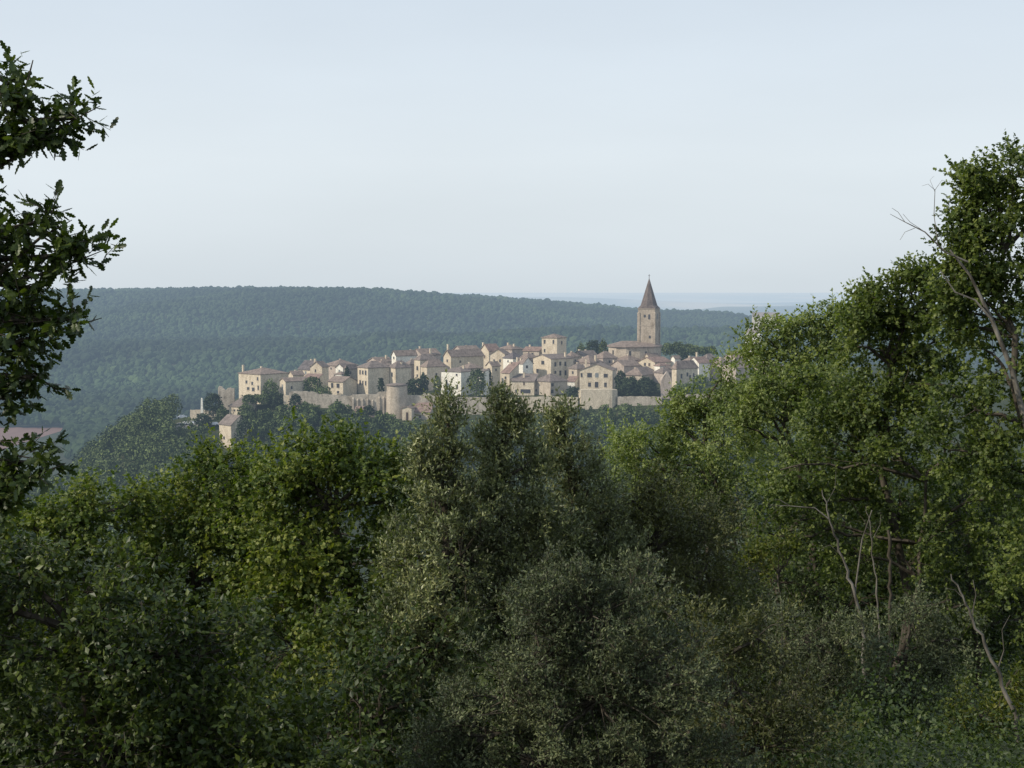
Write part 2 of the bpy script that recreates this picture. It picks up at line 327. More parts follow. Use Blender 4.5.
def seg_arrays(A, B, ra, rb, sides=4):
    d = nrm(B - A); ref = np.where(np.abs(d[:, 2:3]) > 0.9, np.array([[1., 0, 0]]), np.array([[0, 0, 1.]]))
    s = nrm(np.cross(d, ref)); t = np.cross(d, s); an = np.arange(sides) * 2 * math.pi / sides
    ring = np.cos(an)[None, :, None] * s[:, None, :] + np.sin(an)[None, :, None] * t[:, None, :]
    VA = A[:, None] + ring * ra[:, None, None]; VB = B[:, None] + ring * rb[:, None, None]
    V = np.concatenate([VA, VB], 1); i = np.arange(sides); j = (i + 1) % sides
    Ft = np.stack([i, j, j + sides, i + sides], -1)
    return V.reshape(-1, 3), (Ft[None] + (np.arange(len(A)) * 2 * sides)[:, None, None]).reshape(-1, 4)

def chain(pts, r0, r1):
    pts = np.asarray(pts, float); n = len(pts) - 1; r = np.linspace(r0, r1, n + 1)
    return pts[:-1], pts[1:], r[:-1], r[1:]

def curve(a, b, n, wob, sag=0.0, rg=None):
    rg = rg or rng; t = np.linspace(0, 1, n + 1)[:, None]; p = a + (b - a) * t
    d = np.linalg.norm(b - a); off = np.cumsum(rg.normal(0, 1, (n + 1, 3)), 0); off -= off[0] + (off[-1] - off[0]) * t
    p = p + off * wob * d / n; p[:, 2] += sag * d * np.sin(math.pi * t[:, 0])
    return p

def tube(pts, r0, r1, sides=10):
    rgt = np.random.default_rng(len(pts))
    """one smooth bent tube"""
    pts = np.asarray(pts, float); n = len(pts); tan = nrm(np.gradient(pts, axis=0)); rr = np.linspace(r0, r1, n) * rgt.uniform(0.86, 1.14, n)
    s = nrm(np.cross(tan, np.array([0.13, 1, 0.07]))); t = np.cross(tan, s); an = np.arange(sides) * 2 * math.pi / sides
    V = (pts[:, None] + rr[:, None, None] * (np.cos(an)[None, :, None] * s[:, None] + np.sin(an)[None, :, None] * t[:, None])).reshape(-1, 3)
    I = np.arange(n * sides).reshape(n, sides); J = np.roll(I, -1, 1)
    return V, np.stack([I[:-1], J[:-1], J[1:], I[1:]], -1).reshape(-1, 4)

def join(parts):
    V = []; Fs = []; k = 0
    for v, f in parts:
        V.append(v); Fs.append(f + k); k += len(v)
    return np.concatenate(V), np.concatenate(Fs)

STYLE = {
 'oak':   dict(leaf='oak', L=0.070, c=0.14, sl=0.13, shoots=5, per=7, dens=2.1, mat='oak', droop=0.25, k=1.0),
 'maple': dict(leaf='maple', L=0.068, c=0.36, sl=0.28, shoots=17, per=9, dens=2.6, mat='maple', droop=0.15),
 'bush':  dict(leaf='simple', L=0.065, c=0.24, sl=0.22, shoots=15, per=9, dens=2.7, mat='bush', droop=0.2),
 'holm':  dict(leaf='narrow', L=0.060, c=0.24, sl=0.24, shoots=20, per=13, dens=2.6, mat='holm', droop=-0.35),
 'grey':  dict(leaf='narrow', L=0.036, c=0.16, sl=0.16, shoots=18, per=13, dens=2.6, mat='grey', droop=-0.3),
 'brown': dict(leaf='narrow', L=0.055, c=0.27, sl=0.25, shoots=18, per=11, dens=2.6, mat='brown', droop=-0.1),
 'light': dict(leaf='simple', L=0.095, c=0.50, sl=0.42, shoots=19, per=11, dens=2.4, mat='light', droop=0.0),
 'roak':  dict(leaf='maple', L=0.080, c=0.42, sl=0.36, shoots=18, per=10, dens=2.1, mat='roak', droop=0.1),
 'dark':  dict(leaf='simple', L=0.085, c=0.5, sl=0.50, shoots=17, per=9, dens=2.2, mat='dark', droop=0.1),
 'shrub': dict(leaf='narrow', L=0.06, c=0.28, sl=0.26, shoots=18, per=11, dens=2.3, mat='grey', droop=-0.1),
 'yellow':dict(leaf='simple', L=0.065, c=0.28, sl=0.26, shoots=15, per=9, dens=2.0, mat='yellow', droop=0.0),
}

def shrink(bl, dx, k): return [(b[0] + dx, b[1] + (8 if b[1] < 130 else 0), b[2] * k, b[3] * k) for b in bl]
def tree(name, label, cat, style, Y, blobs, base=None, tr=0.14, group=None, bark='bark', seed=1, thin=1.0, extra_twigs=None, straight=False, depth=1.0):
    rg = np.random.default_rng(seed); S = STYLE[style]
    C = []; RR = []
    for b in blobs:
        px, py, rx, ry = b[:4]; yy = Y + (b[4] if len(b) > 4 else rg.uniform(-1, 1) * 0.25 * (rx + ry) / 2 / F * Y * depth)
        c = P(px, py, yy); C.append(c); k = yy / F; RR.append([rx * k, (rx + ry) * 0.5 * k * depth, ry * k])
    C = np.array(C); RR = np.array(RR)
    if base is None: base = (float(np.average(C[:, 0], weights=RR[:, 0])), Y)
    bz = tz(base[0], base[1]); root = empty(name, (base[0], base[1], bz)); tag(root, label, cat, group)
    B0 = np.array([base[0], base[1], bz - 0.3])
    top = C[np.argmax(C[:, 2])].copy(); ctr = np.average(C, axis=0, weights=RR[:, 2])
    tp = curve(B0, 0.5 * top + 0.5 * ctr, 10, 0.22, rg=rg); O = np.array([base[0], base[1], bz])
    dn = S.get('k', 1.35)
    if straight: tp = curve(B0, B0 + np.array([0, 0, (top[2] - B0[2]) * 0.95]), 10, 0.1, rg=rg)
    v, f = tube(tp - O, tr, tr * 0.3); mesh_np('trunk', v, f, M[bark], root, 4, True)
    segs = [[], [], [], []]
    def put(c):
        for i in range(4): segs[i].append(c[i])
    LP = []; LD = []; LN = []
    for c, r in zip(C, RR):
        # limb from the trunk into this part of the crown
        below = np.where(tp[:, 2] < c[2] - 0.1)[0]; k = below[-1] if len(below) else 3; k = max(3, min(k, len(tp) - 1))
        lim = curve(tp[k], c, 7, 0.25, 0.05, rg); rm = max(r)
        put(chain(lim, min(tr * 0.45, 0.03 + 0.03 * rm), 0.012 + 0.006 * rm))
        cr = S['c']; ncl = max(5, int(S['dens'] * dn * thin * ((r[0] * r[2] + r[0] * r[1] + r[1] * r[2]) / 3) / cr ** 2))
        d = nrm(rg.normal(0, 1, (ncl, 3))); rad = 1 - 0.62 * rg.random(ncl) ** 1.7
        lump = 1 + 0.16 * np.sin(d[:, 0] * 5 + seed) * np.sin(d[:, 2] * 6 + seed * 2) + rg.normal(0, 0.07, ncl)
        cc = c + d * r * (rad * lump)[:, None]
        for q in range(ncl):
            a = lim[rg.integers(3, len(lim))]
            put(chain(curve(a, cc[q], 3, 0.25, 0.04, rg), 0.007 + 0.002 * rm, 0.003))
        ns = int(S['shoots'] * dn); nS = ncl * ns
        o_ = np.repeat(cc, ns, 0); out = np.repeat(d, ns, 0)
        sd_ = nrm(rg.normal(0, 1, (nS, 3)) + out * 0.55 + np.array([0, 0, 0.25 - S['droop'] * 0.4]))
        st = o_ + rg.normal(0, 0.33, (nS, 3)) * cr; sl_ = S['sl'] * rg.uniform(0.5, 1.25, nS); en = st + sd_ * sl_[:, None]
        kk = rg.random(nS) < 0.5
        put((st[kk], en[kk], np.full(kk.sum(), 0.0025), np.full(kk.sum(), 0.001)))
        per = S['per']; t = np.tile(np.linspace(0.1, 1, per), nS) + rg.normal(0, 0.04, nS * per)
        pos = np.repeat(st, per, 0) + np.repeat(en - st, per, 0) * t[:, None]
        ax = np.repeat(sd_, per, 0) * 0.7 + rg.normal(0, 0.62, (nS * per, 3)); ax[:, 2] -= S['droop']
        no = np.array([0, 0, 0.75]) + np.repeat(out, per, 0) * 0.35 + rg.normal(0, 0.5, (nS * per, 3))
        LP.append(pos); LD.append(ax); LN.append(no)
    pos = np.concatenate(LP); L = S['L'] * rg.uniform(0.6, 1.25, len(pos))
    v, f = leaf_arrays(S['leaf'], pos, np.concatenate(LD), np.concatenate(LN), L)
    mesh_np('crown', v - O, f, M[S['mat']], root, 3)
    if extra_twigs:
        for pts, r0, r1 in extra_twigs: put(chain(pts, r0, r1))
    A, B, ra, rb = [np.concatenate(s) for s in segs]
    v, f = seg_arrays(A, B, ra, rb, 4); mesh_np('branches', v - O, f, M[bark], root, 4)
    return root

# ------------------------------------------------------------------ distant woods
def _half_ico():
    import bmesh
    b = bmesh.new(); bmesh.ops.create_icosphere(b, subdivisions=2, radius=1.0)
    vs = [v.co.copy() for v in b.verts]; fs = [[v.index for v in f.verts] for f in b.faces if f.calc_center_median().z > -0.25]
    b.free(); used = sorted({i for f in fs for i in f}); mp = {k: i for i, k in enumerate(used)}
    return np.array([vs[i][:] for i in used]), np.array([[mp[i] for i in f] for f in fs])
TV, TF = _half_ico()
def blob_forest(name, X, Y, rad, hgt, m, seed):
    rg = np.random.default_rng(seed); n = len(X); Z = terrain(X, Y)
    ang = rg.uniform(0, 6.283, n); ca, sa = np.cos(ang), np.sin(ang)
    T = np.repeat(TV[None], n, 0) * (1 + rg.normal(0, 0.13, (n, len(TV), 1)))
    x = T[..., 0] * ca[:, None] - T[..., 1] * sa[:, None]; y = T[..., 0] * sa[:, None] + T[..., 1] * ca[:, None]
    V = np.stack([X[:, None] + x * rad[:, None], Y[:, None] + y * rad[:, None], Z[:, None] + hgt[:, None] * (0.55 + 0.45 * T[..., 2])], -1)
    Fc = TF[None] + (np.arange(n) * len(TV))[:, None, None]
    o = mesh_np(name, V.reshape(-1, 3), Fc.reshape(-1, 3), m); return o
n = 88000
Yf = np.sqrt(rng.uniform(1262 ** 2, 3090 ** 2, n)); U = rng.uniform(-150, 1250, n); Xf = (U - 512) / F * Yf
xe = rng.uniform(66, 330, 4200); ye = rng.uniform(1000, 1275, 4200); Xf = np.concatenate([Xf, (xe - 512) / F * ye]); Yf = np.concatenate([Yf, ye]); n = len(Xf)
rad = np.clip(rng.lognormal(1.2, 0.3, n), 2.0, 8.0); hg = rad * 1.1 + rng.uniform(4, 8, n)
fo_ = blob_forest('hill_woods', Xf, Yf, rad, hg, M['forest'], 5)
tag(fo_, 'dense oak forest covering the long hazy hillside behind the village', 'forest', kind='stuff')

def cards(c, r, n, size, rg, lump=0.2):
    d = nrm(rg.normal(0, 1, (n, 3))); d[:, 2] = np.where((d[:, 2] < -0.6) & (rg.random(n) < 0.6), -d[:, 2], d[:, 2])
    ph = rg.uniform(0, 6.28, 3)
    rad = (1 - 0.35 * rg.random(n) ** 2) * (1 + lump * np.sin(d[:, 0] * 5 + ph[0]) * np.sin(d[:, 1] * 5 + ph[1]) * np.cos(d[:, 2] * 5 + ph[2]) + rg.normal(0, 0.06, n))
    p = c + d * np.asarray(r) * rad[:, None]
    return p, nrm(rg.normal(0, 1, (n, 3))), nrm(d * 0.9 + rg.normal(0, 0.55, (n, 3))), size * rg.uniform(0.6, 1.3, n)

def wood(name, label, cx, cy, rr, m, seed, per=330, size=0.85):
    rg = np.random.default_rng(seed); a = []; 
    for x, y, r in zip(cx, cy, rr):
        h = r * rg.uniform(1.1, 1.5); z = tz(x, y)
        a.append(cards(np.array([x, y, z + h * 1.05]), (r, r, h), per, size, rg))
    p, ax, no, L = [np.concatenate(q) for q in zip(*a)]
    v, f = leaf_arrays('card', p, ax, no, L); o = mesh_np(name, v, f, M[m]); tag(o, label, 'woodland', kind='stuff')
def pick(n, u0, u1, y0, y1, cond, seed, dmin=3.4):
    rg = np.random.default_rng(seed); out = []
    for _i in range(n * 12):
        u = rg.uniform(u0, u1); y = rg.uniform(y0, y1); x = (u - 512) / F * y
        if cond(u, y) and all((x - a) ** 2 + (y - b) ** 2 > dmin ** 2 for a, b in out): out.append((x, y))
        if len(out) >= n: break
    return np.array(out)
q = pick(260, -20, 212, 440, 590, lambda u, y: not (u > 172 and y > 522), 1)
wood('knoll_woods', 'leafy wood covering the rounded knoll left of the village', q[:, 0], q[:, 1], rng.uniform(2.6, 4.2, len(q)), 'v_mid', 2)
q = pick(680, 176, 900, 455, 555.5, lambda u, y: not (205 < u < 236 and y > 490) and not (386 < u < 434 and y > 530) and not (y > 535 and 350 < u < 378) and not (u < 236 and y > 530) and not (440 < u < 700 and y > 533) and not (y > 546), 3, 2.5)
wood('slope_woods', 'leafy wood on the slope below the village ramparts', q[:, 0], q[:, 1], np.where(q[:, 1] > 540, rng.uniform(1.1, 1.75, len(q)), rng.uniform(1.9, 3.0, len(q))), 'v_mid', 4)

q = pick(620, 176, 800, 512, 555, lambda u, y: not (205 < u < 236) and not (386 < u < 434 and y > 536) and not (y > 540 and 350 < u < 378) and not (436 < u < 700 and y > 547), 13, 1.3)
wood('slope_scrub', 'low dark scrub covering the slope at the foot of the ramparts', q[:, 0], q[:, 1], rng.uniform(0.6, 1.15, len(q)), 'v_mid', 14, 70, 0.5)
def pick2(n, y0, y1, seed):
    rg = np.random.default_rng(seed); y = np.sqrt(rg.uniform(y0 ** 2, y1 ** 2, n)); return (rg.uniform(-200, 1250, n) - 512) / F * y, y
a_, b_ = pick2(260, 47, 74, 8)
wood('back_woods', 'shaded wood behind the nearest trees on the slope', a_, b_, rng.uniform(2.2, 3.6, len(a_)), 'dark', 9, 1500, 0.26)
a_, b_ = pick2(620, 85, 330, 6)
wood('valley_woods', 'dense wood filling the hidden valley between the viewpoint and the village hill', a_, b_, rng.uniform(3.2, 5.2, len(a_)), 'v_dark', 7, 420, 0.6)

def vtree(label, px, py, rx, ry, Y, m='v_mid', name='village_tree', seed=0, shape='round', dens=1.0, cat='tree'):
    rg = np.random.default_rng(seed + int(px * 7 + py)); c = P(px, py, Y); k = Y / F; r = np.array([rx * k, (rx + ry) / 2 * k, ry * k])
    gp = c[2] - r[2] - tz(c[0], c[1])
    if gp > 0.8 and rx < ry * 2: r[2] += gp * 0.42; c[2] -= gp * 0.42
    bz = min(tz(c[0], c[1]), c[2] - r[2] * 0.8); root = empty(name, (c[0], c[1], bz)); tag(root, label, cat)
    O = np.array([c[0], c[1], bz]); n = int(max(320, 40 * (r[0] * r[2] + r[0] * r[1]) * dens))
    if rx > ry * 1.7:
        nb = int(math.ceil(rx / ry)); pr = []
        for i in range(nb):
            o_ = np.array([(-1 + (2 * i + 1) / nb) * (r[0] - r[2] * 0.5), rg.normal(0, 0.4), rg.uniform(-0.15, 0.1) * r[2]])
            pr.append(cards(c + o_, (r[2] * 1.15, r[2] * 1.1, r[2] * rg.uniform(0.85, 1.05)), n // nb, 0.6, rg))
        p, ax, no, L = [np.concatenate(q) for q in zip(*pr)]
    else: p, ax, no, L = cards(c, r, n, 0.62, rg)
    v, f = leaf_arrays('card', p, ax, no, L); mesh_np('crown', v - O, f, M[m], root)
    v, f = tube(curve(np.array([0, 0, -0.4]), c - O, 4, 0.1, rg=rg), 0.28, 0.12, 7); mesh_np('trunk', v, f, M['v_bark'], root, 4, True)
    return root

# ------------------------------------------------------------------ houses
K = 1 / F
def house(name, label, cat, L, C, Rr, eave, apex, Y, roof='gable_l', wm='cream', rm='tile', wl=(), wr=(), ch=(), ang=None, depth=None, base=None, door=()):
    k = Y * K; p1 = max(C - L, 1); p2 = max(Rr - C, 0)
    if ang is None: ang = min(max(math.degrees(math.atan2(p2, p1)), 22), 56) if p2 > 1 else 6
    if roof == 'gable_R': roof = 'gable_r'
    elif roof == 'gable_r' and p2 > 10: roof = 'hip' if int(L) % 2 else 'gable_l'
    a = R(ang); w1 = p1 * k / math.cos(a); w2 = (p2 * k / math.sin(a)) if p2 > 1 else (depth or 8.0)
    if depth: w2 = depth
    c = P(C, eave, Y); zs = []
    for lx, ly in ((0, 0), (-w1, 0), (0, w2), (-w1, w2)):
        zs.append(tz(c[0] + lx * math.cos(-a) - ly * math.sin(-a), c[1] + lx * math.sin(-a) + ly * math.cos(-a)))
    g0 = max(zs[0], min(zs)); b0 = min(min(zs), g0) - 0.8
    if base is not None: b0 = P(C, base, Y)[2]; g0 = max(g0, b0)
    root = empty(name, (c[0], c[1], b0), -a); tag(root, label, cat)
    h = c[2] - b0; rise = max((eave - apex) * k, 0.15); ov = 0.35; th = 0.22
    W = MB(); RF = MB(); x0, x1, y0, y1 = -w1, 0., 0., w2
    if roof == 'gable_l':
        xm = -w1 / 2
        W.add([(x0, y0, 0), (x1, y0, 0), (x1, y1, 0), (x0, y1, 0), (x0, y0, h), (x1, y0, h), (x1, y1, h), (x0, y1, h), (xm, y0, h + rise), (xm, y1, h + rise)],
              [(0, 1, 5, 8, 4), (1, 2, 6, 5), (2, 3, 7, 9, 6), (3, 0, 4, 7)])
        s = rise / (w1 / 2); z_ = h - s * ov + th
        RF.slab([(xm, y0 - ov, h + rise + th), (xm, y1 + ov, h + rise + th), (x0 - ov, y1 + ov, z_), (x0 - ov, y0 - ov, z_)], th)
        RF.slab([(xm, y1 + ov, h + rise + th), (xm, y0 - ov, h + rise + th), (x1 + ov, y0 - ov, z_), (x1 + ov, y1 + ov, z_)], th)
    elif roof == 'gable_r':
        ym = w2 / 2
        W.add([(x0, y0, 0), (x1, y0, 0), (x1, y1, 0), (x0, y1, 0), (x0, y0, h), (x1, y0, h), (x1, y1, h), (x0, y1, h), (x1, ym, h + rise), (x0, ym, h + rise)],
              [(0, 1, 5, 4), (1, 2, 6, 8, 5), (2, 3, 7, 6), (3, 0, 4, 9, 7)])
        s = rise / (w2 / 2); z_ = h - s * ov + th
        RF.slab([(x0 - ov, ym, h + rise + th), (x0 - ov, y0 - ov, z_), (x1 + ov, y0 - ov, z_), (x1 + ov, ym, h + rise + th)], th)
        RF.slab([(x1 + ov, ym, h + rise + th), (x1 + ov, y1 + ov, z_), (x0 - ov, y1 + ov, z_), (x0 - ov, ym, h + rise + th)], th)
    elif roof in ('hip', 'pyr'):
        W.add([(x0, y0, 0), (x1, y0, 0), (x1, y1, 0), (x0, y1, 0), (x0, y0, h), (x1, y0, h), (x1, y1, h), (x0, y1, h)],
              [(0, 1, 5, 4), (1, 2, 6, 5), (2, 3, 7, 6), (3, 0, 4, 7)])
        A, B_, Cc, D = (x0 - ov, y0 - ov), (x1 + ov, y0 - ov), (x1 + ov, y1 + ov), (x0 - ov, y1 + ov)
        if w1 > w2: m = (w2 / 2) * 0.9; r1, r2 = (x0 + m, w2 / 2), (x1 - m, w2 / 2)
        else: m = (w1 / 2) * 0.9; r1, r2 = (-w1 / 2, y0 + m), (-w1 / 2, y1 - m)
        zt, ze = h + rise + th, h + th * 0.6
        e3 = lambda p, z: (p[0], p[1], z)
        if w1 > w2: Pl = [[A, B_, r2, r1], [B_, Cc, r2], [Cc, D, r1, r2], [D, A, r1]]
        else: Pl = [[A, B_, r1], [B_, Cc, r2, r1], [Cc, D, r2], [D, A, r1, r2]]
        for pl in Pl: RF.slab([e3(p, zt if p in (r1, r2) else ze) for p in pl], th)
    elif roof == 'shed':          # one slope rising away from the lit face
        W.add([(x0, y0, 0), (x1, y0, 0), (x1, y1, 0), (x0, y1, 0), (x0, y0, h), (x1, y0, h), (x1, y1, h + rise), (x0, y1, h + rise)],
              [(0, 1, 5, 4), (1, 2, 6, 5), (2, 3, 7, 6), (3, 0, 4, 7)])
        s = rise / w2
        RF.slab([(x0 - ov, y0 - ov, h - s * ov + th), (x1 + ov, y0 - ov, h - s * ov + th), (x1 + ov, y1 + ov, h + rise + s * ov + th), (x0 - ov, y1 + ov, h + rise + s * ov + th)], th)
    W.build('wall', M[wm], root); ro = RF.build('roof', M[rm], root)
    wrg = np.random.default_rng(int(L * 13 + eave * 7)); shut = M[['glass', 'shutter', 'glass', 'shutterpale'][int(wrg.integers(0, 4))]]
    for (px, py, ww, hh) in wl:
        ww *= wrg.uniform(.85, 1.15); hh *= wrg.uniform(.85, 1.12)
        cx = -(C - px) / p1 * w1; cz = (eave - py) * k + h; hw = ww * k / math.cos(a) / 2; hh_ = hh * k / 2
        if cz - hh_ < 0.2: continue
        b = MB(); b.box((cx - hw, -0.04, cz - hh_), (cx + hw, 0.1, cz + hh_)); wn = b.build('window', shut if wrg.random() < .35 else M['glass'], root)
        b = MB(); b.box((cx - hw - .12, -0.12, cz - hh_ - .16), (cx + hw + .12, 0.08, cz - hh_ - 0.004)); b.build('sill', M['cream'], wn)
    for (px, py, ww, hh) in wr:
        cy = (px - C) / max(p2, 1) * w2; cz = (eave - py) * k + h; hw = ww * k / math.sin(a) / 2; hh_ = hh * k / 2
        if cz - hh_ < 0.2: continue
        b = MB(); b.box((-0.1, cy - hw, cz - hh_), (0.04, cy + hw, cz + hh_)); b.build('window', M['glass'], root)
    for (px, py, ww, hh) in door:
        cx = -(C - px) / p1 * w1; cz = (eave - py) * k + h; hw = ww * k / math.cos(a) / 2
        b = MB(); b.box((cx - hw, -0.05, cz - hh * k / 2), (cx + hw, 0.1, cz + hh * k / 2)); b.build('door', M['door'], root)
    for (px, yt) in ch:
        for t in (0.5, 0.25, 0.75, 0.1, 0.9):
            s_ = (C + w2 * t * math.sin(a) / k - px) * k / (w1 * math.cos(a))
            if 0.06 <= s_ <= 0.94: break
        s_ = min(max(s_, 0.06), 0.94); cx, cy = -w1 * s_, w2 * t; zt = h + (eave - yt) * k
        b = MB(); b.box((cx - .38, cy - .33, h - 0.3), (cx + .38, cy + .33, zt)); b.box((cx - .46, cy - .41, zt + 0.003), (cx + .46, cy + .41, zt + .12)); b.build('chimney', M['cream'], ro)
    return root

hs = house
G = lambda *a: a
hs('village_house', 'tall cream three-storey house with two chimneys at the left end of the village', 'house', 234, 260.5, 284, 374.5, 369.5, 572, 'hip', 'cream', 'tile',
   [(243.5, 383, 2.2, 3), (245.5, 389.5, 2.6, 3.2), (250.5, 384, 2, 3), (251.5, 390, 3, 3.4), (257, 379, 1.8, 3), (257.6, 388, 1.6, 4)], [], [(238.5, 366.5), (256.5, 368)])
hs('village_house', 'low house with a mauve roof below the tall cream three-storey house', 'house', 227, 243.5, 254, 407, 399.5, 556, 'shed', 'cream', 'greytile', [(233, 411, 2, 2.5), (241, 410.5, 2.5, 3)])
hs('village_house', 'lone cream house with a hipped brown roof, lowest on the left slope', 'house', 216, 231, 246, 425, 416.5, 522, 'gable_R', 'cream', 'greytile', [(222, 439, 2, 3)], base=462)
hs('chapel', 'narrow cream gabled building with a slit window at the end of the garden wall', 'chapel', 278, 285.5, 306, 381.5, 378.5, 564, 'gable_l', 'cream', 'tile', [(281.6, 388, 1.4, 6)], [(291, 388, 1.6, 3.2)])
hs('village_house', 'cream gabled house with a steep purple roof at the back left of the village', 'house', 296.5, 310, 322, 369.5, 361.5, 600, 'gable_R', 'cream', 'slate', [(300, 373, 1.6, 3), (305, 373, 1.6, 3)], [], [(298, 360.5)])
hs('village_house', 'broad cream gable with a central chimney beside the purple roof', 'house', 309.5, 322, 327, 367, 362, 596, 'gable_l', 'cream', 'tile', [(315, 371, 1.6, 3)], [], [(313.5, 359.5)])
hs('village_house', 'small low outbuilding with a dark red roof below the purple roof', 'outbuilding', 303, 318, 321, 378, 375, 585, 'shed', 'cream', 'red')
hs('village_house', 'long low house with a pale pink tiled roof on the left skyline', 'house', 321, 338, 356, 366, 360.8, 612, 'gable_r', 'pink', 'tile', [(330, 369, 1.6, 2.4)], [], [(338, 360)])
hs('village_house', 'small white gabled house between the pale pink roofs on the left', 'house', 335, 343, 348, 367.5, 364, 592, 'gable_l', 'white', 'tile', [(339, 371.5, 1.6, 2.6)])
hs('village_house', 'narrow cream annex with a small rounded gable below the white gabled house', 'house', 335, 341.5, 346, 374.5, 372, 584, 'hip', 'white', 'tile')
hs('village_house', 'cream two-storey house with two dark windows just above the garden wall', 'house', 326.5, 343, 355, 382, 377.5, 572, 'gable_R', 'cream', 'tile', [(331, 386, 2.4, 4.4), (337.5, 386, 3.8, 4), (337.5, 392.5, 2.2, 3)])
hs('village_house', 'shadowed brown house behind and left of the six-windowed house', 'house', 344, 346, 357, 369, 365, 590, 'hip', 'greywall', 'greytile', [], [(350, 373, 1.6, 3)], ang=52)
hs('village_house', 'tall cream house with six narrow windows in two rows above the ramparts', 'house', 355.5, 368, 388, 368, 362, 574, 'hip', 'cream', 'greytile',
   [(358.5, 373, 1.7, 4.6), (361.8, 373, 1.7, 4.6), (365.2, 373, 1.7, 4.6), (358.5, 383.5, 1.7, 4.6), (361.8, 383.5, 1.7, 4.6), (365.2, 383.5, 1.7, 4.6)], [(381, 380, 2, 3)])
hs('village_house', 'low pink-roofed house on the skyline behind the six-windowed house', 'house', 366, 378, 392, 362, 358, 610, 'gable_r', 'pink', 'tile', [], [], [(374, 358), (385, 356)])
hs('village_house', 'cream house with a hipped roof and white chimney right behind the round tower', 'house', 387.5, 395.5, 410.5, 368, 361.5, 576, 'hip', 'cream', 'greytile', [(391.5, 375, 1.8, 4.5)], [], [(401, 363)])
hs('village_house', 'house with a bright white gable end and pinkish shaded side on the skyline', 'house', 391, 396, 416, 355.5, 351, 606, 'gable_l', 'white', 'tile', [(393.5, 358, 1.4, 2.4)], [], [(393, 350.5)])
hs('village_house', 'long low roofed house behind the pinkish house on the skyline', 'house', 410, 422, 440, 355, 349.5, 622, 'gable_r', 'pink', 'tile', [], [], [(419, 347), (430, 349)])
hs('village_house', 'cream house with a white eaves line above the dark hedge', 'house', 413.5, 420, 437, 360, 355, 592, 'hip', 'cream', 'greytile', [(417, 368.5, 1.8, 3.8), (417, 376, 1.8, 3)])
hs('village_house', 'grey-sided house with a broad brown roof between the hedge and the white house', 'house', 420, 427, 446, 367, 360.5, 582, 'hip', 'cream', 'tile', [(423, 374, 1.7, 3.6)], [(436, 375, 1.8, 3)])
hs('village_house', 'large house with a long grey shaded side wall above the white house', 'house', 443, 451, 483, 356.5, 350.5, 598, 'gable_l', 'cream', 'tile', [(447, 361, 1.6, 3)], [(469, 365, 2.6, 3.4), (460, 362, 1.6, 2.4)], [(447.5, 345)], ang=50)
hs('village_house', 'low house with a brown roof on the skyline above the long grey wall', 'house', 452, 462, 480, 351, 346.5, 630, 'gable_r', 'pink', 'tile', [], [], [(466, 346)])
hs('village_house', 'bright white two-storey house beside the round leafy tree', 'house', 440.5, 461, 476, 372, 368.5, 566, 'hip', 'white', 'greytile', [(446, 383, 2, 5.5), (456.5, 375, 1.6, 2.4), (457, 387, 1.8, 4)], [(468, 381, 2, 4)], [(463, 366.5)])
hs('village_house', 'small pale annex at the right of the round leafy tree', 'house', 479, 484, 489, 371.5, 370, 568, 'shed', 'white', 'greytile')
hs('village_house', 'narrow cream house under a pink roof standing highest on the middle skyline', 'house', 480, 489, 500, 351, 344.5, 618, 'gable_l', 'cream', 'red', [(484.5, 357, 1.4, 3)], [], [(483, 343)])
hs('village_house', 'cream house with a pale eaves line left of the small grey roof', 'house', 490, 505, 510, 354.5, 349.5, 596, 'gable_l', 'cream', 'tile', [(494, 361, 1.7, 3), (500, 361, 1.7, 3), (494, 369, 1.7, 3)])
hs('village_house', 'small pale house with a blue-grey roof in the middle of the village', 'house', 503, 513, 524, 358.5, 353, 590, 'hip', 'white', 'slate', [(508, 361.5, 1.6, 2)])
hs('village_house', 'house with a bright red roof and cream front above the treetop', 'house', 501.5, 509.5, 519, 373, 364, 570, 'shed', 'cream', 'red', [(505.5, 378, 1.8, 3)], [(514, 378, 1.6, 3)], [(499, 363)], ang=40)
hs('village_house', 'house with two white chimneys and dark eaves below the twin-windowed house', 'house', 516, 523, 533, 363.5, 357.5, 582, 'gable_r', 'white', 'tile', [], [(527, 367, 2, 3)], [(517.5, 358), (521, 359)])
hs('village_house', 'skyline house with a long brown roof left of the square tower', 'house', 497, 512, 524, 349.5, 345.5, 632, 'gable_r', 'pink', 'tile', [], [], [(508, 343.5), (514, 344.5)])
hs('village_house', 'tan house with twin dark windows left of the square tower', 'house', 523, 539, 546, 351, 347.5, 608, 'gable_r', 'tan', 'red', [(528.3, 355.5, 2, 4), (532.5, 354.5, 2, 3.6)], [], [(530, 345.5)])
hs('square_tower', 'square cream stone tower with a low pink pyramid roof in the village middle', 'tower', 542, 557, 567, 338, 334.5, 604, 'pyr', 'cream', 'tile', [(544.8, 342, 1.6, 4), (553.5, 342, 1.4, 4.4), (544.8, 351, 1.4, 3.4)], [(562, 343, 1.4, 3.6)], ang=33)
hs('village_house', 'cream gabled house with one round-looking attic window and many-windowed shaded side', 'house', 533.5, 551, 574, 359, 355.2, 584, 'gable_l', 'cream', 'greytile',
   [(543, 363.2, 2.8, 4), (537.6, 372, 2, 4.4)], [(555.5, 364.5, 2, 4.4), (560.5, 364, 2, 4), (565.8, 364.5, 2, 4.4), (555.5, 372.5, 2, 3), (560.6, 373.5, 2, 5), (566, 373.5, 2, 5), (571, 373, 1.6, 5)], [(566, 353)])
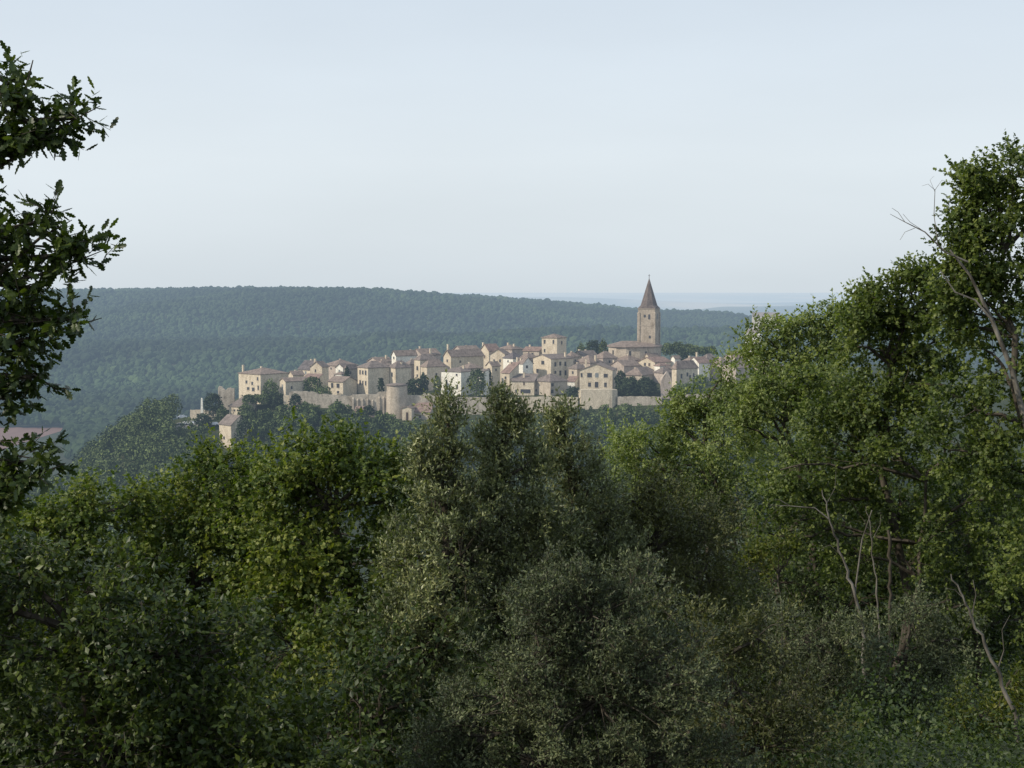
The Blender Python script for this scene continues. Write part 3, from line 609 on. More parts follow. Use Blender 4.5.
hs('village_house', 'low house with a wide dark garage opening above the ramparts', 'house', 511, 534, 540, 381.5, 375.5, 566, 'shed', 'cream', 'greytile', [(516.3, 391.5, 2.4, 3.6), (525.5, 391.5, 10, 3.6), (524, 383.8, 1.8, 3.4)], [], [(524, 373.5)], ang=14, depth=7)
hs('village_house', 'tan house with plain front wall and dark shaded right side above the ramparts', 'house', 534.5, 550.5, 568, 381.8, 375, 562, 'hip', 'tan', 'greytile', [(535.9, 391.5, 2.4, 2.6)], [(552.5, 385, 2.4, 3.4), (552.3, 391.5, 2.6, 3.6)])
hs('village_house', 'small white lean-to between the tan house and the three-bay house', 'outbuilding', 567, 574.5, 578, 381.5, 377.5, 572, 'shed', 'white', 'red')
hs('village_house', 'wide cream house with three bays of square windows standing on the bastion', 'house', 580, 612.5, 616, 370.5, 364.3, 566, 'gable_l', 'cream', 'tile',
   [(589.8, 375.5, 4.2, 4.4), (597, 375.5, 3.8, 4.4), (605.8, 375.8, 4, 4.4), (581.9, 375.5, 2, 4.6), (589.8, 385, 2.6, 5), (596.8, 385, 3.6, 5.4), (605.6, 385, 2.6, 5.2)], [], [(579.8, 361)], ang=12, depth=12)
hs('village_house', 'roof-rich house directly behind the wide three-bay house', 'house', 575, 590, 604, 363, 356, 588, 'gable_r', 'pink', 'tile', [(583, 366, 1.8, 3)], [], [(584, 358), (596, 356)])
hs('village_house', 'long brown-roofed house left of the church', 'house', 572, 584, 600, 358, 351.5, 612, 'gable_r', 'tan', 'greytile', [], [], [(566, 351), (580, 350)])
hs('village_house', 'reddish-roofed house tucked under the church wall', 'house', 594, 603, 618, 358.5, 352, 606, 'hip', 'pink', 'tile', [], [(610, 362, 1.8, 2.6)], [(604, 353)])
hs('village_house', 'low house with pale chimneys right of the wide three-bay house', 'house', 612, 624, 641, 366, 361, 598, 'gable_r', 'pink', 'tile', [(617, 370, 1.6, 3)], [], [(615, 361), (620, 361.5)])
hs('village_house', 'long pink-roofed house in front of the church apse', 'house', 640, 655, 673, 362.5, 358, 600, 'gable_r', 'cream', 'red', [(646, 365, 1.8, 3), (650, 365, 1.8, 3)], [(662, 365, 1.6, 2.4)], [(657.5, 360)])
hs('village_house', 'small white house with a gable peeping above the right-hand roofs', 'house', 671.5, 675, 681, 358.5, 356, 606, 'gable_l', 'white', 'tile')
hs('village_house', 'broad house with a large pink roof above the garden hedge', 'house', 625, 642, 663, 375.5, 368.5, 580, 'gable_r', 'tan', 'tile', [(632, 379, 1.8, 3)], [(650, 379, 2, 3)], [(636.5, 368.5)], ang=30)
hs('village_house', 'pale pink house with a white patch between the red roofs near the church', 'house', 655, 660, 671, 366, 363.5, 590, 'hip', 'white', 'red')
hs('village_house', 'grey-brown roofed house behind the tall ruined tower stub', 'house', 655, 663, 674, 373, 368, 584, 'gable_r', 'pink', 'greytile')
hs('village_house', 'cream house with a pinkish hipped roof and pale windows at the right', 'house', 672.5, 676.5, 700, 369, 361.5, 572, 'hip', 'cream', 'tile', [], [(682, 376.5, 2, 4.6), (688.5, 375, 2, 4), (691.5, 378, 2, 4.5), (695.5, 376, 1.6, 4)], [], ang=55)
hs('village_house', 'house with a salmon roof and white gable chimney on the right', 'house', 690, 699, 711, 363, 357.5, 590, 'gable_r', 'white', 'red', [(693, 361.5, 3, 1.6)], [], [(698.5, 353)])
hs('village_house', 'house with a wide grey roof at the right skyline of the village', 'house', 699, 707, 722, 362, 354.5, 604, 'gable_r', 'pink', 'greytile', [], [(713, 366, 2, 3)])
hs('village_house', 'house with an orange-brown roof half hidden by the right-hand treetop', 'house', 726, 735, 750, 358, 353, 602, 'gable_r', 'pink', 'red', [], [(742, 363, 3, 3)])
hs('village_house', 'lower house with a mauve roof behind leaves at the right of the village', 'house', 724, 736, 752, 368, 361, 585, 'gable_r', 'pink', 'tile', [], [(741, 372, 2, 3)])
hs('village_house', 'rightmost village house seen through the leaves', 'house', 757, 768, 786, 367, 360, 590, 'gable_r', 'pink', 'tile')
hs('village_house', 'little gabled cream house with a dark doorway at the foot of the round tower', 'house', 402, 411.5, 415, 408.5, 406.5, 548, 'gable_l', 'cream', 'tile', [], door=[(407, 417.5, 2.2, 10)], ang=14, depth=5)
hs('village_house', 'low shed with a mauve roof leaning on the rampart right of the round tower', 'shed', 412, 430, 434, 412, 404.5, 550, 'shed', 'tan', 'red', [(420, 417, 1.8, 2.4)], ang=10, depth=5)
hs('village_house', 'small house with a rusty red roof below the ramparts, left of the round bush', 'house', 351.5, 361, 364, 418.5, 408.5, 545, 'shed', 'pink', 'red', [(356, 421.5, 2, 2.5)], ang=12, depth=6)
hs('village_house', 'tiny pale cottage with two dark openings beneath the round bush', 'house', 363.5, 375, 378, 418, 416, 546, 'gable_l', 'cream', 'tile', [(366, 420.8, 1.8, 3.4), (371, 420.8, 1.8, 3.4)], ang=12, depth=4)
FIL = [('small pink-roofed house squeezed behind the six-windowed house', 372, 380, 391, 366, 361, 594, 'hip', 'tan', 'tile'),
 ('low house with a tan side wall behind the round tower house', 404, 410, 421, 364.5, 360, 598, 'hip', 'pink', 'greytile'),
 ('plain house showing only its roof above the bright white house', 458, 468, 482, 368.5, 364, 584, 'hip', 'tan', 'tile'),
 ('small cream house on the lane below the middle skyline', 486, 492, 500, 366, 362, 584, 'gable_l', 'cream', 'tile'),
 ('pinkish house between the grey roof and the many-windowed house', 519, 527, 538, 358, 353.5, 598, 'hip', 'pink', 'tile'),
 ('narrow house between the square tower and the long brown roof', 565, 571, 580, 357, 352.5, 600, 'hip', 'tan', 'tile'),
 ('low tan house right of the many-windowed house', 569, 577, 588, 369, 364, 580, 'hip', 'tan', 'greytile'),
 ('mauve-roofed house just below the nave of the church', 616, 628, 642, 360.5, 356, 610, 'hip', 'pink', 'tile'),
 ('small cream house at the foot of the bell tower', 644, 650, 661, 358, 354, 614, 'gable_l', 'cream', 'tile'),
 ('low pinkish house left of the small white gable', 660, 666, 675, 369, 364.5, 590, 'hip', 'pink', 'tile'),
 ('plain cream house behind the pale-windowed house', 683, 690, 703, 362, 357.5, 598, 'hip', 'cream', 'tile'),
 ('brown-roofed house between the salmon roof and the orange-brown roof', 714, 721, 732, 364, 358.5, 596, 'hip', 'pink', 'tile'),
 ('pale little house behind the chapel', 287, 293, 303, 375, 371.5, 590, 'gable_l', 'cream', 'tile')]
for lb, L0, C0, R0, e0, a0, Y0, rf, wm0, rm0 in FIL:
    hs('village_house', lb, 'house', L0, C0, R0, e0, a0, Y0, rf, wm0, rm0, [((L0 + C0) / 2, e0 + 4, 1.6, 2.8)], [((C0 + R0) / 2, e0 + 4, 1.6, 2.6)], [(C0 + 1, a0 - .8)])
# on the far hill at the right
hs('farmhouse', 'pale farmhouse on the far wooded hill right of the church', 'house', 746, 760, 766, 333, 329, 1700, 'gable_r', 'white', 'tile', [(751, 336, 1.4, 2), (756, 336, 1.4, 2)], ang=22, depth=12)
hs('farm_building', 'long pale farm building high on the far hill behind the right-hand treetops', 'farm building', 753, 780, 784, 316.5, 312.5, 2700, 'gable_r', 'cream', 'tile', [(760, 319, 1, 1.4), (768, 319, 1, 1.4)], ang=12, depth=14)

# ------------------------------------------------------------------ church
def church():
    Y = 622.; k = Y * K
    a = R(22); root_p = P(654.7, 341, Y); gz = tz(root_p[0], Y) - 1.0
    root = empty('church', (root_p[0], root_p[1], gz), -a)
    tag(root, 'stone church with a tall pointed spire rising above the village roofs', 'church')
    z = lambda py: P(654, py, Y)[2] - gz
    w1 = 16.2 * k / math.cos(a); w2 = 7 * k / math.sin(a); w2 = w1
    # tower turned so that the lit face is 17 px wide and the shaded one 7 px
    b = MB(); b.box((-w1, 0, 0), (0, w2, z(309.5))); b.box((-w1 - .12, -.12, z(326)), (.12, w2 + .12, z(325))); b.box((-w1 - .2, -.2, z(309.4)), (.2, w2 + .2, z(308.6)))
    tw = b.build('bell_tower', M['belfry'], root)
    for cx, cy in ((-w1, 0), (0, 0), (0, w2), (-w1, w2)):
        sx_ = -1 if cx < 0 else 1; sy_ = -1 if cy == 0 else 1
        q = MB(); x0, x1 = sorted((cx - 0.9 * sx_, cx + 0.3 * sx_)); y0, y1 = sorted((cy - 0.9 * sy_, cy + 0.3 * sy_))
        q.box((x0, y0, 0), (x1, y1, z(313))); q.add([(x0, y0, z(313)), (x1, y0, z(313)), (x1, y1, z(313)), (x0, y1, z(313)), (cx - .5 * sx_, cy - .5 * sy_, z(310))], [(0, 1, 4), (1, 2, 4), (2, 3, 4), (3, 0, 4)])
        q.build('buttress', M['belfry'], tw)
    # arched openings
    def arch(cx, zc, w_, h_, face, nm='opening'):
        n = 10; pts = [(-w_ / 2, -h_ / 2), (w_ / 2, -h_ / 2)] + [(w_ / 2 * math.cos(t), h_ / 2 - w_ / 2 + w_ / 2 * math.sin(t)) for t in np.linspace(0, math.pi, n)]
        q = MB(); m_ = len(pts)
        def pt(p, d): return (cx + p[0], -d, zc + p[1]) if face == 'l' else (d, cx + p[0], zc + p[1])
        q.add([pt(p, .08) for p in pts] + [pt(p, -.3) for p in pts], [tuple(range(m_))] + [(i, (i + 1) % m_, (i + 1) % m_ + m_, i + m_) for i in range(m_)])
        q.build(nm, M['glass'], tw)
    fx = lambda px: -(654 - px) / 17 * w1
    arch(fx(643.8), z(316.0), 1.0, 1.25, 'l'); arch(fx(648.3), z(316.8), .9, 2.3, 'l'); arch(w2 * .5, z(316.5), 1.0, 2.3, 'r'); arch(fx(649), z(337), .9, 1.3, 'l')
    # spire: eight-sided pyramid on a square broach
    q = MB(); cx, cy = -w1 / 2, w2 / 2; zb = z(308.5); zt = P(649.5, 277.5, Y)[2] - gz; e_ = .25
    hw = w1 / 2 + e_; base = [(cx - hw, cy - hw), (cx + hw, cy - hw), (cx + hw, cy + hw), (cx - hw, cy + hw)]
    r8 = hw * 0.94; zm = zb + (zt - zb) * 0.10
    oc = [(cx + r8 * math.cos(R(22.5 + 45 * i - 112.5 - 22.5 + 22.5)) , cy + r8 * math.sin(R(22.5 + 45 * i - 112.5 - 22.5 + 22.5))) for i in range(8)]
    vs = [(p[0], p[1], zb) for p in base] + [(p[0], p[1], zm) for p in oc] + [(cx, cy, zt)]
    fs = [(0, 4, 11), (0, 1, 5, 4), (1, 6, 5), (1, 2, 7, 6), (2, 8, 7), (2, 3, 9, 8), (3, 10, 9), (3, 0, 11, 10)] + [(4 + i, 4 + (i + 1) % 8, 12) for i in range(8)] + [(3, 2, 1, 0)]
    q.add(vs, fs); sp = q.build('spire', M['spire'], root)
    q = MB(); q.box((cx - .1, cy - .1, zt - .6), (cx + .1, cy + .1, zt + 1.5)); q.box((cx - .5, cy - .06, zt + .8), (cx + .5, cy + .06, zt + .95)); q.build('finial_cross', M['slate'], sp)
    # nave + apse, long axis across the picture
    nx0 = P(608, 346, Y)[0]; c_, s_ = math.cos(a), math.sin(a)
    def loc(px, dy):           # world point -> local frame of the church
        p = P(px, 346, Y + dy); X = p[0] - root_p[0]; Yy = p[1] - root_p[1]
        return (X * c_ - Yy * s_, X * s_ + Yy * c_)
    def prism(pp, z0, z1, m, nm, par=root):
        q = MB(); n_ = len(pp); q.add([(x, y, z0) for x, y in pp] + [(x, y, z1) for x, y in pp], [tuple(range(n_))[::-1], tuple(range(n_, 2 * n_))] + [(i, (i + 1) % n_, (i + 1) % n_ + n_, i + n_) for i in range(n_)])
        return q.build(nm, m, par)
    foot = [loc(608.5, 0), loc(616, -4), loc(626, -6), loc(640, -6), loc(654, -4), loc(661, 2), loc(661, 14), loc(608.5, 14)]
    wl = prism(foot, 0, z(346.3), M['tan'], 'nave_wall')
    ctr = [loc(624, 6), loc(650, 6)]
    q = MB(); n_ = len(foot); big = [loc(607, 0), loc(615.5, -5), loc(626, -7), loc(640, -7), loc(655, -5), loc(662.5, 1.5), loc(662.5, 15.5), loc(607, 15.5)]
    ridge = [loc(622, 5), loc(652, 5)]; zr = z(341.2); ze = z(346.2)
    vs = [(x, y, ze) for x, y in big] + [(x, y, zr) for x, y in ridge] + [(x, y, ze - .25) for x, y in big]
    fs = [(0, 1, 8), (1, 2, 8), (2, 3, 9, 8), (3, 4, 9), (4, 5, 9), (5, 6, 9), (6, 7, 8, 9), (7, 0, 8)] + [(i, i + 10, (i + 1) % 8 + 10, (i + 1) % 8) for i in range(8)]
    q.add(vs, fs); q.build('nave_roof', M['tile'], root)
    for px, py, w_, h_, dd in ((630, 354, 2.0, 7, -6.08), (646, 354, 1.6, 6, -5.3), (613, 352, 1.2, 4, -2.9)):
        x0, y0 = loc(px - w_ / 2, dd); x1, y1 = loc(px + w_ / 2, dd); x2, y2 = loc(px + w_ / 2, dd + 0.6); x3, y3 = loc(px - w_ / 2, dd + .6)
        prism([(x0, y0), (x1, y1), (x2, y2), (x3, y3)], z(py + h_ / 2), z(py - h_ / 2), M['glass'], 'window', wl)
church()

# ------------------------------------------------------------------ ramparts, towers, monument
def wallrun(name, label, pts, Y, thick=1.2, m='tan', cat='wall', kind=None, step=2.5, cap=True, rough=0.25):
    """pts: (px, top py, [dY]) ; foot is sunk into the slope"""
    W = []; rg = np.random.default_rng(int(pts[0][0] * 3))
    pts = [tuple(p) + ((0,) if len(p) == 2 else ()) for p in pts]
    xs = np.array([p[0] for p in pts], float); n_ = max(2, int((xs[-1] - xs[0]) / step)); q = np.linspace(xs[0], xs[-1], n_ + 1)
    tt = np.interp(q, xs, [p[1] for p in pts]); dd = np.interp(q, xs, [p[2] for p in pts])
    p0 = P(pts[0][0], pts[0][1], Y + dd[0]); root_z = tz(p0[0], p0[1]) - 1
    V = []; O = np.array([p0[0], p0[1], root_z])
    for a_, b_, c_ in zip(q, tt, dd):
        p = P(a_, b_, Y + c_); zt = p[2] + rg.uniform(-rough, rough) * 0.5; zb = min(tz(p[0], p[1] - 1), tz(p[0], p[1])) - 1.2
        for (yy, zz) in ((p[1] - 0.35, zb), (p[1], zt), (p[1] + thick, zt), (p[1] + thick, zb)): V.append((p[0], yy, zz))
    V = np.array(V) - O; Fc = []
    for i in range(n_):
        for j in range(3): Fc.append((4 * i + j, 4 * i + 4 + j, 4 * i + 5 + j, 4 * i + 1 + j))
    Fc += [(0, 1, 2, 3), (4 * n_ + 3, 4 * n_ + 2, 4 * n_ + 1, 4 * n_)]
    o_ = mesh_np(name, V, Fc, M[m], n=4); o_.location = O; tag(o_, label, cat, kind=kind); return o_
wallrun('garden_wall', 'long sunlit tan rampart wall from the chapel to the six-windowed house', [(289, 393, 0), (292, 391), (300, 391.2), (316, 392.5), (318.5, 394), (335, 395.3), (352, 396)], 558, m='rampart', rough=0.5)
rw = wallrun('rampart_wall', 'arcaded buttressed rampart wall left of the round tower', [(352, 394.5), (376, 394.5), (377, 392), (389, 391.5)], 557.5, m='rampart')
for px, t0 in ((353.2, 397), (357.6, 398), (362.4, 398), (367.5, 398), (372.5, 399), (379, 396), (383.5, 396)):
    a_ = P(px, t0, 557.5) - np.array(rw.location); b = MB(); zz = -1.0
    b.add([(a_[0] - .32, -1.15, zz), (a_[0] + .32, -1.15, zz), (a_[0] + .32, .1, zz), (a_[0] - .32, .1, zz), (a_[0] - .32, -.6, a_[2] - .8), (a_[0] + .32, -.6, a_[2] - .8), (a_[0] + .32, .1, a_[2]), (a_[0] - .32, .1, a_[2])],
          [(0, 3, 2, 1), (4, 5, 6, 7), (0, 1, 5, 4), (1, 2, 6, 5), (2, 3, 7, 6), (3, 0, 4, 7)]); b.build('buttress', M['tan'], rw)
wallrun('rampart_wall', 'pinkish rampart wall right of the round tower below the dark hedge', [(405.5, 395.5), (422, 395.5), (424, 393.5), (442, 395.8)], 556, m='rampart')
wallrun('rampart_wall', 'tan rampart wall below the white house and the parked car', [(442, 396.4), (470, 397.5), (505, 397)], 557, m='rampart')
wallrun('rampart_wall', 'rampart wall below the house with the wide garage opening', [(505, 397.5), (530, 397), (552, 396.5), (578, 397.5)], 556, m='cream')
wallrun('bastion', 'high pale bastion wall carrying the wide three-bay house', [(578, 391, 2), (580, 390, 0), (612, 389.5, 0), (617.5, 390, 3)], 556, 5.0, m='cream', cat='bastion')
wallrun('rampart_wall', 'long low rampart wall under the garden hedge right of the bastion', [(617.5, 396.8), (640, 396.5), (662, 397)], 557, m='rampart')
wallrun('rampart_wall', 'last stretch of rampart wall at the right, half behind leaves', [(671, 396), (700, 394), (760, 394)], 557, m='rampart')
wallrun('ruined_wall', 'ruined stone wall with a dark slit at the left end of the village', [(218, 387.5), (222, 387), (225, 390), (228, 389), (231, 388), (234, 387.5)], 566, 1.5, m='rampart', step=1.2, rough=1.2)
wallrun('retaining_wall', 'low pale wall around the car park at the far left', [(190, 410), (200, 409.5), (212, 411), (222, 413)], 560, 0.8, m='cream')
wallrun('retaining_wall', 'sunlit strip of terrace wall below the chapel', [(283.5, 395), (289.5, 395.5)], 559, 1.5, m='cream')
# round tower
def lathe_tower():
    Y = 553; k = Y * K; c = P(397.2, 420, Y + 4); g0 = tz(c[0], c[1] - 4) - 1.5; root = empty('round_tower', (c[0], c[1], g0)); tag(root, 'stout round stone tower in the middle of the ramparts', 'tower')
    prof = [(4.45, 0), (4.3, (P(0, 405, Y)[2] - g0)), (4.1, P(0, 388, Y)[2] - g0), (4.1, P(0, 386.2, Y)[2] - g0)]
    def rev(prof, nm, m, n=28, par=root, jit=0.0):
        V = []; Fc = []
        for r_, z_ in prof:
            for i in range(n): V.append((r_ * math.cos(6.28318 * i / n), r_ * math.sin(6.28318 * i / n), z_))
        for j in range(len(prof) - 1):
            for i in range(n): Fc.append((j * n + i, j * n + (i + 1) % n, (j + 1) * n + (i + 1) % n, (j + 1) * n + i))
        return mesh_np(nm, V, Fc, m, par, 4, True)
    rev(prof, 'wall', M['tan']); zt = prof[-1][1]
    rev([(4.08, zt), (4.4, zt + .02), (4.4, zt + .4), (3.0, zt + .75), (0.01, zt + 1.0)], 'coping', M['greytile'])
lathe_tower()
# ruined tower stub
def stub():
    Y = 560; c = P(666, 380, Y); g0 = tz(c[0], Y) - 1; root = empty('ruined_tower', (c[0], Y, g0)); tag(root, 'tall narrow ruined tower stub with a slanting broken top beside the hedge', 'ruin')
    k = Y * K; z = lambda py: P(0, py, Y)[2] - g0; q = MB(); x0, x1 = (661 - 666) * k, (671.5 - 666) * k
    q.add([(x0, 0, 0), (x1, 0, 0), (x1, 3.2, 0), (x0, 3.2, 0), (x0, 0, z(381)), (x1, 0, z(381.5)), (x1, 3.2, z(378)), (x0, 3.2, z(379)), (x0 + 1.3, 0, z(375.5)), (x0 + 2.4, .2, z(371.5)), (x0 + 3.1, .5, z(372.5)), (x1 - .5, .2, z(377)), (x0 + 2.3, 3, z(372)), (x1 - 1, 3, z(376))],
          [(0, 1, 5, 11, 10, 9, 8, 4), (1, 2, 6, 5), (2, 3, 7, 12, 13, 6), (3, 0, 4, 7), (4, 8, 9, 12, 7), (9, 10, 13, 12), (10, 11, 13), (11, 5, 6, 13)])
    q.build('wall', M['pink'], root)
stub()
def monument():
    Y = 556; c = P(202, 411, Y); g0 = tz(c[0], Y) - .1; k = Y * K; root = empty('monument', (c[0], Y, g0)); tag(root, 'slim white stone monument beside the car park tree', 'monument')
    zt = P(0, 397.5, Y)[2] - g0; q = MB(); q.box((-1.1, -1.1, -.5), (1.1, 1.1, .5)); q.box((-.8, -.8, .5), (.8, .8, 1.6)); q.build('plinth', M['white'], root)
    q = MB(); q.add([(-.55, -.55, 1.6), (.55, -.55, 1.6), (.55, .55, 1.6), (-.55, .55, 1.6), (-.3, -.3, zt - .5), (.3, -.3, zt - .5), (.3, .3, zt - .5), (-.3, .3, zt - .5), (0, 0, zt)], [(0, 1, 5, 4), (1, 2, 6, 5), (2, 3, 7, 6), (3, 0, 4, 7), (4, 5, 8), (5, 6, 8), (6, 7, 8), (7, 4, 8)]); q.build('shaft', M['white'], root)
monument()

# ------------------------------------------------------------------ cars
def carmesh():
    root = empty('parked_car', (0, 0, 0))
    prof = [(-2.05, .35), (-2.1, .75), (-1.2, .95), (-.6, 1.42), (.9, 1.45), (1.6, 1.0), (2.05, .9), (2.1, .4)]
    q = MB(); n_ = len(prof); ws = [.82, .84, .84, .62, .62, .8, .82, .82]
    q.add([(x, -w_, z_) for (x, z_), w_ in zip(prof, ws)] + [(x, w_, z_) for (x, z_), w_ in zip(prof, ws)], [tuple(range(n_)), tuple(range(2 * n_ - 1, n_ - 1, -1))] + [(i, i + n_, (i + 1) % n_ + n_, (i + 1) % n_) for i in range(n_)])
    b = q.build('body', M['carwhite'], root)
    for s_ in (-1, 1):
        q = MB(); q.add([(-1.0, s_ * .815, .98), (1.35, s_ * .80, 1.0), (.85, s_ * .66, 1.36), (-.55, s_ * .66, 1.36)], [(0, 1, 2, 3)]); q.build('window', M['glass'], root)
        for x in (-1.35, 1.35):
            V = []; 
            for yy in (s_ * .72, s_ * .88):
                for i in range(12): V.append((x + .34 * math.cos(i * .5236), yy, .34 + .34 * math.sin(i * .5236)))
            Fc = [tuple(range(12)), tuple(range(23, 11, -1))] + [(i, (i + 1) % 12, (i + 1) % 12 + 12, i + 12) for i in range(12)]
            q = MB(); q.add(V, Fc); q.build('wheel', M['tyre'], root)
    return root
proto = carmesh()
carspots = [(474, 394.6, 561, 5, 'white car parked above the rampart in front of the round leafy tree', 0),
            (181.5, 408.5, 566, 20, 'bright white car, leftmost in the car park at the left', 0),
            (184.5, 415, 553, -30, 'silver car on the lower row of the car park at the left', 1),
            (190, 416.5, 551, 10, 'white car below the low car park wall', 0),
            (197, 417, 548, 60, 'silver car parked right of the white car below the low wall', 1),
            (214, 421.5, 545, 0, 'pale car standing above the lone hipped-roof house', 0)]
for i, (px, py, Y, rz, lb, sil) in enumerate(carspots):
    if i == 0: o_ = proto
    else:
        o_ = proto.copy(); col.objects.link(o_)
        for chd in list(proto.children):
            c2 = chd.copy(); col.objects.link(c2); c2.parent = o_
            if sil and c2.name.startswith('body'): c2.data = c2.data.copy(); c2.data.materials[0] = M['cargrey']
    p = P(px, py, Y); o_.location = (p[0], Y, tz(p[0], Y)); o_.rotation_euler = (0, 0, R(rz)); o_.scale = (1, 1, 1)
    tag(o_, lb, 'car', 'cars parked in the village')

# ------------------------------------------------------------------ village trees
VT = [('dark round tree beside the white monument', 213, 402.5, 9.5, 9, 560, 'v_dark'),
 ('spreading flat-topped tree below the tall cream house', 256, 399, 14, 5, 560, 'v_mid'),
 ('dark tree right of the flat-topped tree', 276, 401, 8, 8, 561, 'v_dark'),
 ('bushy tree against the shaded wing of the tall cream house', 270, 388, 7.5, 7, 566, 'v_mid'),
 ('dark oval cypress-like tree in front of the garden wall', 295.8, 403, 6.2, 9, 552, 'v_dark'),
 ('round garden tree behind the garden wall', 313, 382.5, 9, 5.5, 568, 'v_mid'),
 ('low shrubby tree beside the two-windowed house', 321, 391, 8, 4.5, 562, 'v_mid'),
 ('small garden tree between the chapel and the round garden tree', 303, 384, 5.5, 4, 570, 'v_mid'),
 ('leafy tree below the low mauve-roofed house', 246, 411, 8, 7, 548, 'v_mid'),
 ('tree between the monument and the lone hipped-roof house', 222, 413, 6, 6, 550, 'v_mid'),
 ('dark conifer clump left of the lone hipped-roof house', 203, 421, 8, 7, 542, 'v_dark'),
 ('dark tree right of the lone hipped-roof house', 244, 431, 9, 12, 516, 'v_dark'),
 ('neat round bush on the terrace left of the round tower', 369, 411, 5.3, 5.5, 548, 'v_dark'),
 ('small dark bush at the wall of the six-windowed house', 381, 381.5, 3, 3, 566, 'v_dark'),
 ('slim dark tree in the gap left of the six-windowed house', 347, 371.5, 2.3, 4.5, 584, 'v_dark'),
 ('dark hedge-like trees right of the round tower', 416, 386, 9.5, 7.5, 564, 'v_dark'),
 ('dark pointed tree at the right end of the dark hedge', 424, 383, 4.5, 9, 566, 'v_dark'),
 ('small tree left of the bright white house', 437, 381, 3.6, 5, 568, 'v_mid'),
 ('round leafy tree behind the parked white car', 477, 379.5, 8.5, 10, 564.5, 'v_mid'),
 ('green bush beside the bastion', 573, 391, 7.5, 4.5, 559, 'v_dark'),
 ('wide dark garden hedge between the bastion and the ruined tower', 637, 386.5, 21, 10.5, 563, 'v_dark'),
 ('tall dark shrub at the left end of the garden hedge', 621, 380, 6, 9, 566, 'v_dark'),
 ('dark tree left of the church behind the roofs', 593, 346.5, 8, 6, 640, 'v_dark'),
 ('yellow-green tree right beside the church', 603.5, 346, 4.5, 5.5, 636, 'v_light'),
 ('small pale tree left of the dark tree near the church', 581, 348, 4.5, 3.5, 640, 'v_mid'),
 ('line of green trees on the plateau right of the spire', 678, 349, 18, 6, 650, 'v_mid'),
 ('olive-green trees at the right edge of the plateau', 703, 351, 14, 5, 648, 'v_mid'),
 ('dark tree behind the small white gable', 683.5, 357, 6, 6, 618, 'v_dark'),
 ('dark trees below the pale-windowed house on the right', 688, 389, 14, 6, 560, 'v_mid'),
 ('olive bushes at the foot of the pale-windowed house', 700, 380, 8, 5, 566, 'v_mid'),
 ('round tree on the slope under the garden wall', 309, 412, 9, 7, 545, 'v_mid'),
 ('broad tree on the slope left of the rusty red roof', 339, 412, 10, 8, 545, 'v_mid'),
 ('dark bushy tree between the two slope trees', 325, 417, 9, 7, 540, 'v_dark'),
 ('tree at the foot of the terrace cottage', 385, 423, 9, 7, 538, 'v_mid'),
 ('pale olive tree below the little gabled house', 417, 429, 12, 7, 534, 'v_light'),
 ('tree on the slope below the bastion', 625, 410, 9, 6, 548, 'v_mid'),
 ('dark tree in the lane beside the pale annex', 489.5, 377, 2.6, 6, 572, 'v_dark')]
for i, (lb, px, py, rx, ry, Y, m) in enumerate(VT): vtree(lb, px, py, rx, ry, Y, m, seed=i, name='garden_hedge' if 'garden hedge between' in lb else 'village_tree', cat='hedge' if 'garden hedge between' in lb else 'tree')

# ------------------------------------------------------------------ foreground trees
def tw(pts, Y, r0, r1): return (np.array([P(a, b, Y) for a, b in pts]), r0, r1)
oaktw = [tw([(-300, 330), (-160, 260), (-60, 200), (5, 130), (24, 95), (33, 60)], 7.5, 0.03, 0.003), tw([(-60, 200), (20, 155), (70, 122), (100, 106)], 7.5, 0.012, 0.002),
         tw([(-260, 340), (-20, 290), (40, 238), (72, 220)], 7.5, 0.02, 0.002), tw([(-20, 290), (50, 272), (104, 250)], 7.5, 0.012, 0.002),
         tw([(-280, 380), (-20, 352), (50, 333), (102, 318)], 7.5, 0.02, 0.002), tw([(-20, 352), (30, 372), (60, 392)], 7.5, 0.01, 0.002),
         tw([(-300, 560), (-40, 505), (20, 482), (66, 463)], 7.5, 0.02, 0.002)]
tree('oak_tree', 'near oak whose dark lobed leaves hang in from the left edge', 'tree', 'oak', 7.5, shrink(
     [(6, 100, 32, 26), (24, 76, 9, 14), (24, 118, 22, 16), (60, 122, 16, 4), (86, 110, 10, 4), (8, 146, 30, 14), (46, 144, 18, 5), (-14, 200, 20, 20), (18, 232, 28, 9), (54, 222, 12, 4), (14, 262, 32, 10), (68, 256, 18, 5), (94, 250, 6, 3),
      (4, 288, 40, 18), (46, 288, 24, 13), (40, 318, 26, 7), (80, 320, 14, 3), (0, 336, 36, 20), (36, 346, 20, 10), (46, 378, 9, 9), (0, 378, 26, 16), (20, 398, 12, 7),
      (12, 466, 22, 10), (50, 462, 9, 4), (2, 490, 18, 7), (34, 488, 10, 5), (20, 502, 7, 4), (-90, 200, 60, 80), (-100, 350, 70, 80), (-80, 110, 50, 50), (20, 310, 34, 20), (-30, 180, 14, 20)], -15, 0.86),
     base=(-4.3, 7.8), tr=0.2, seed=3, extra_twigs=oaktw, depth=0.8, straight=True)

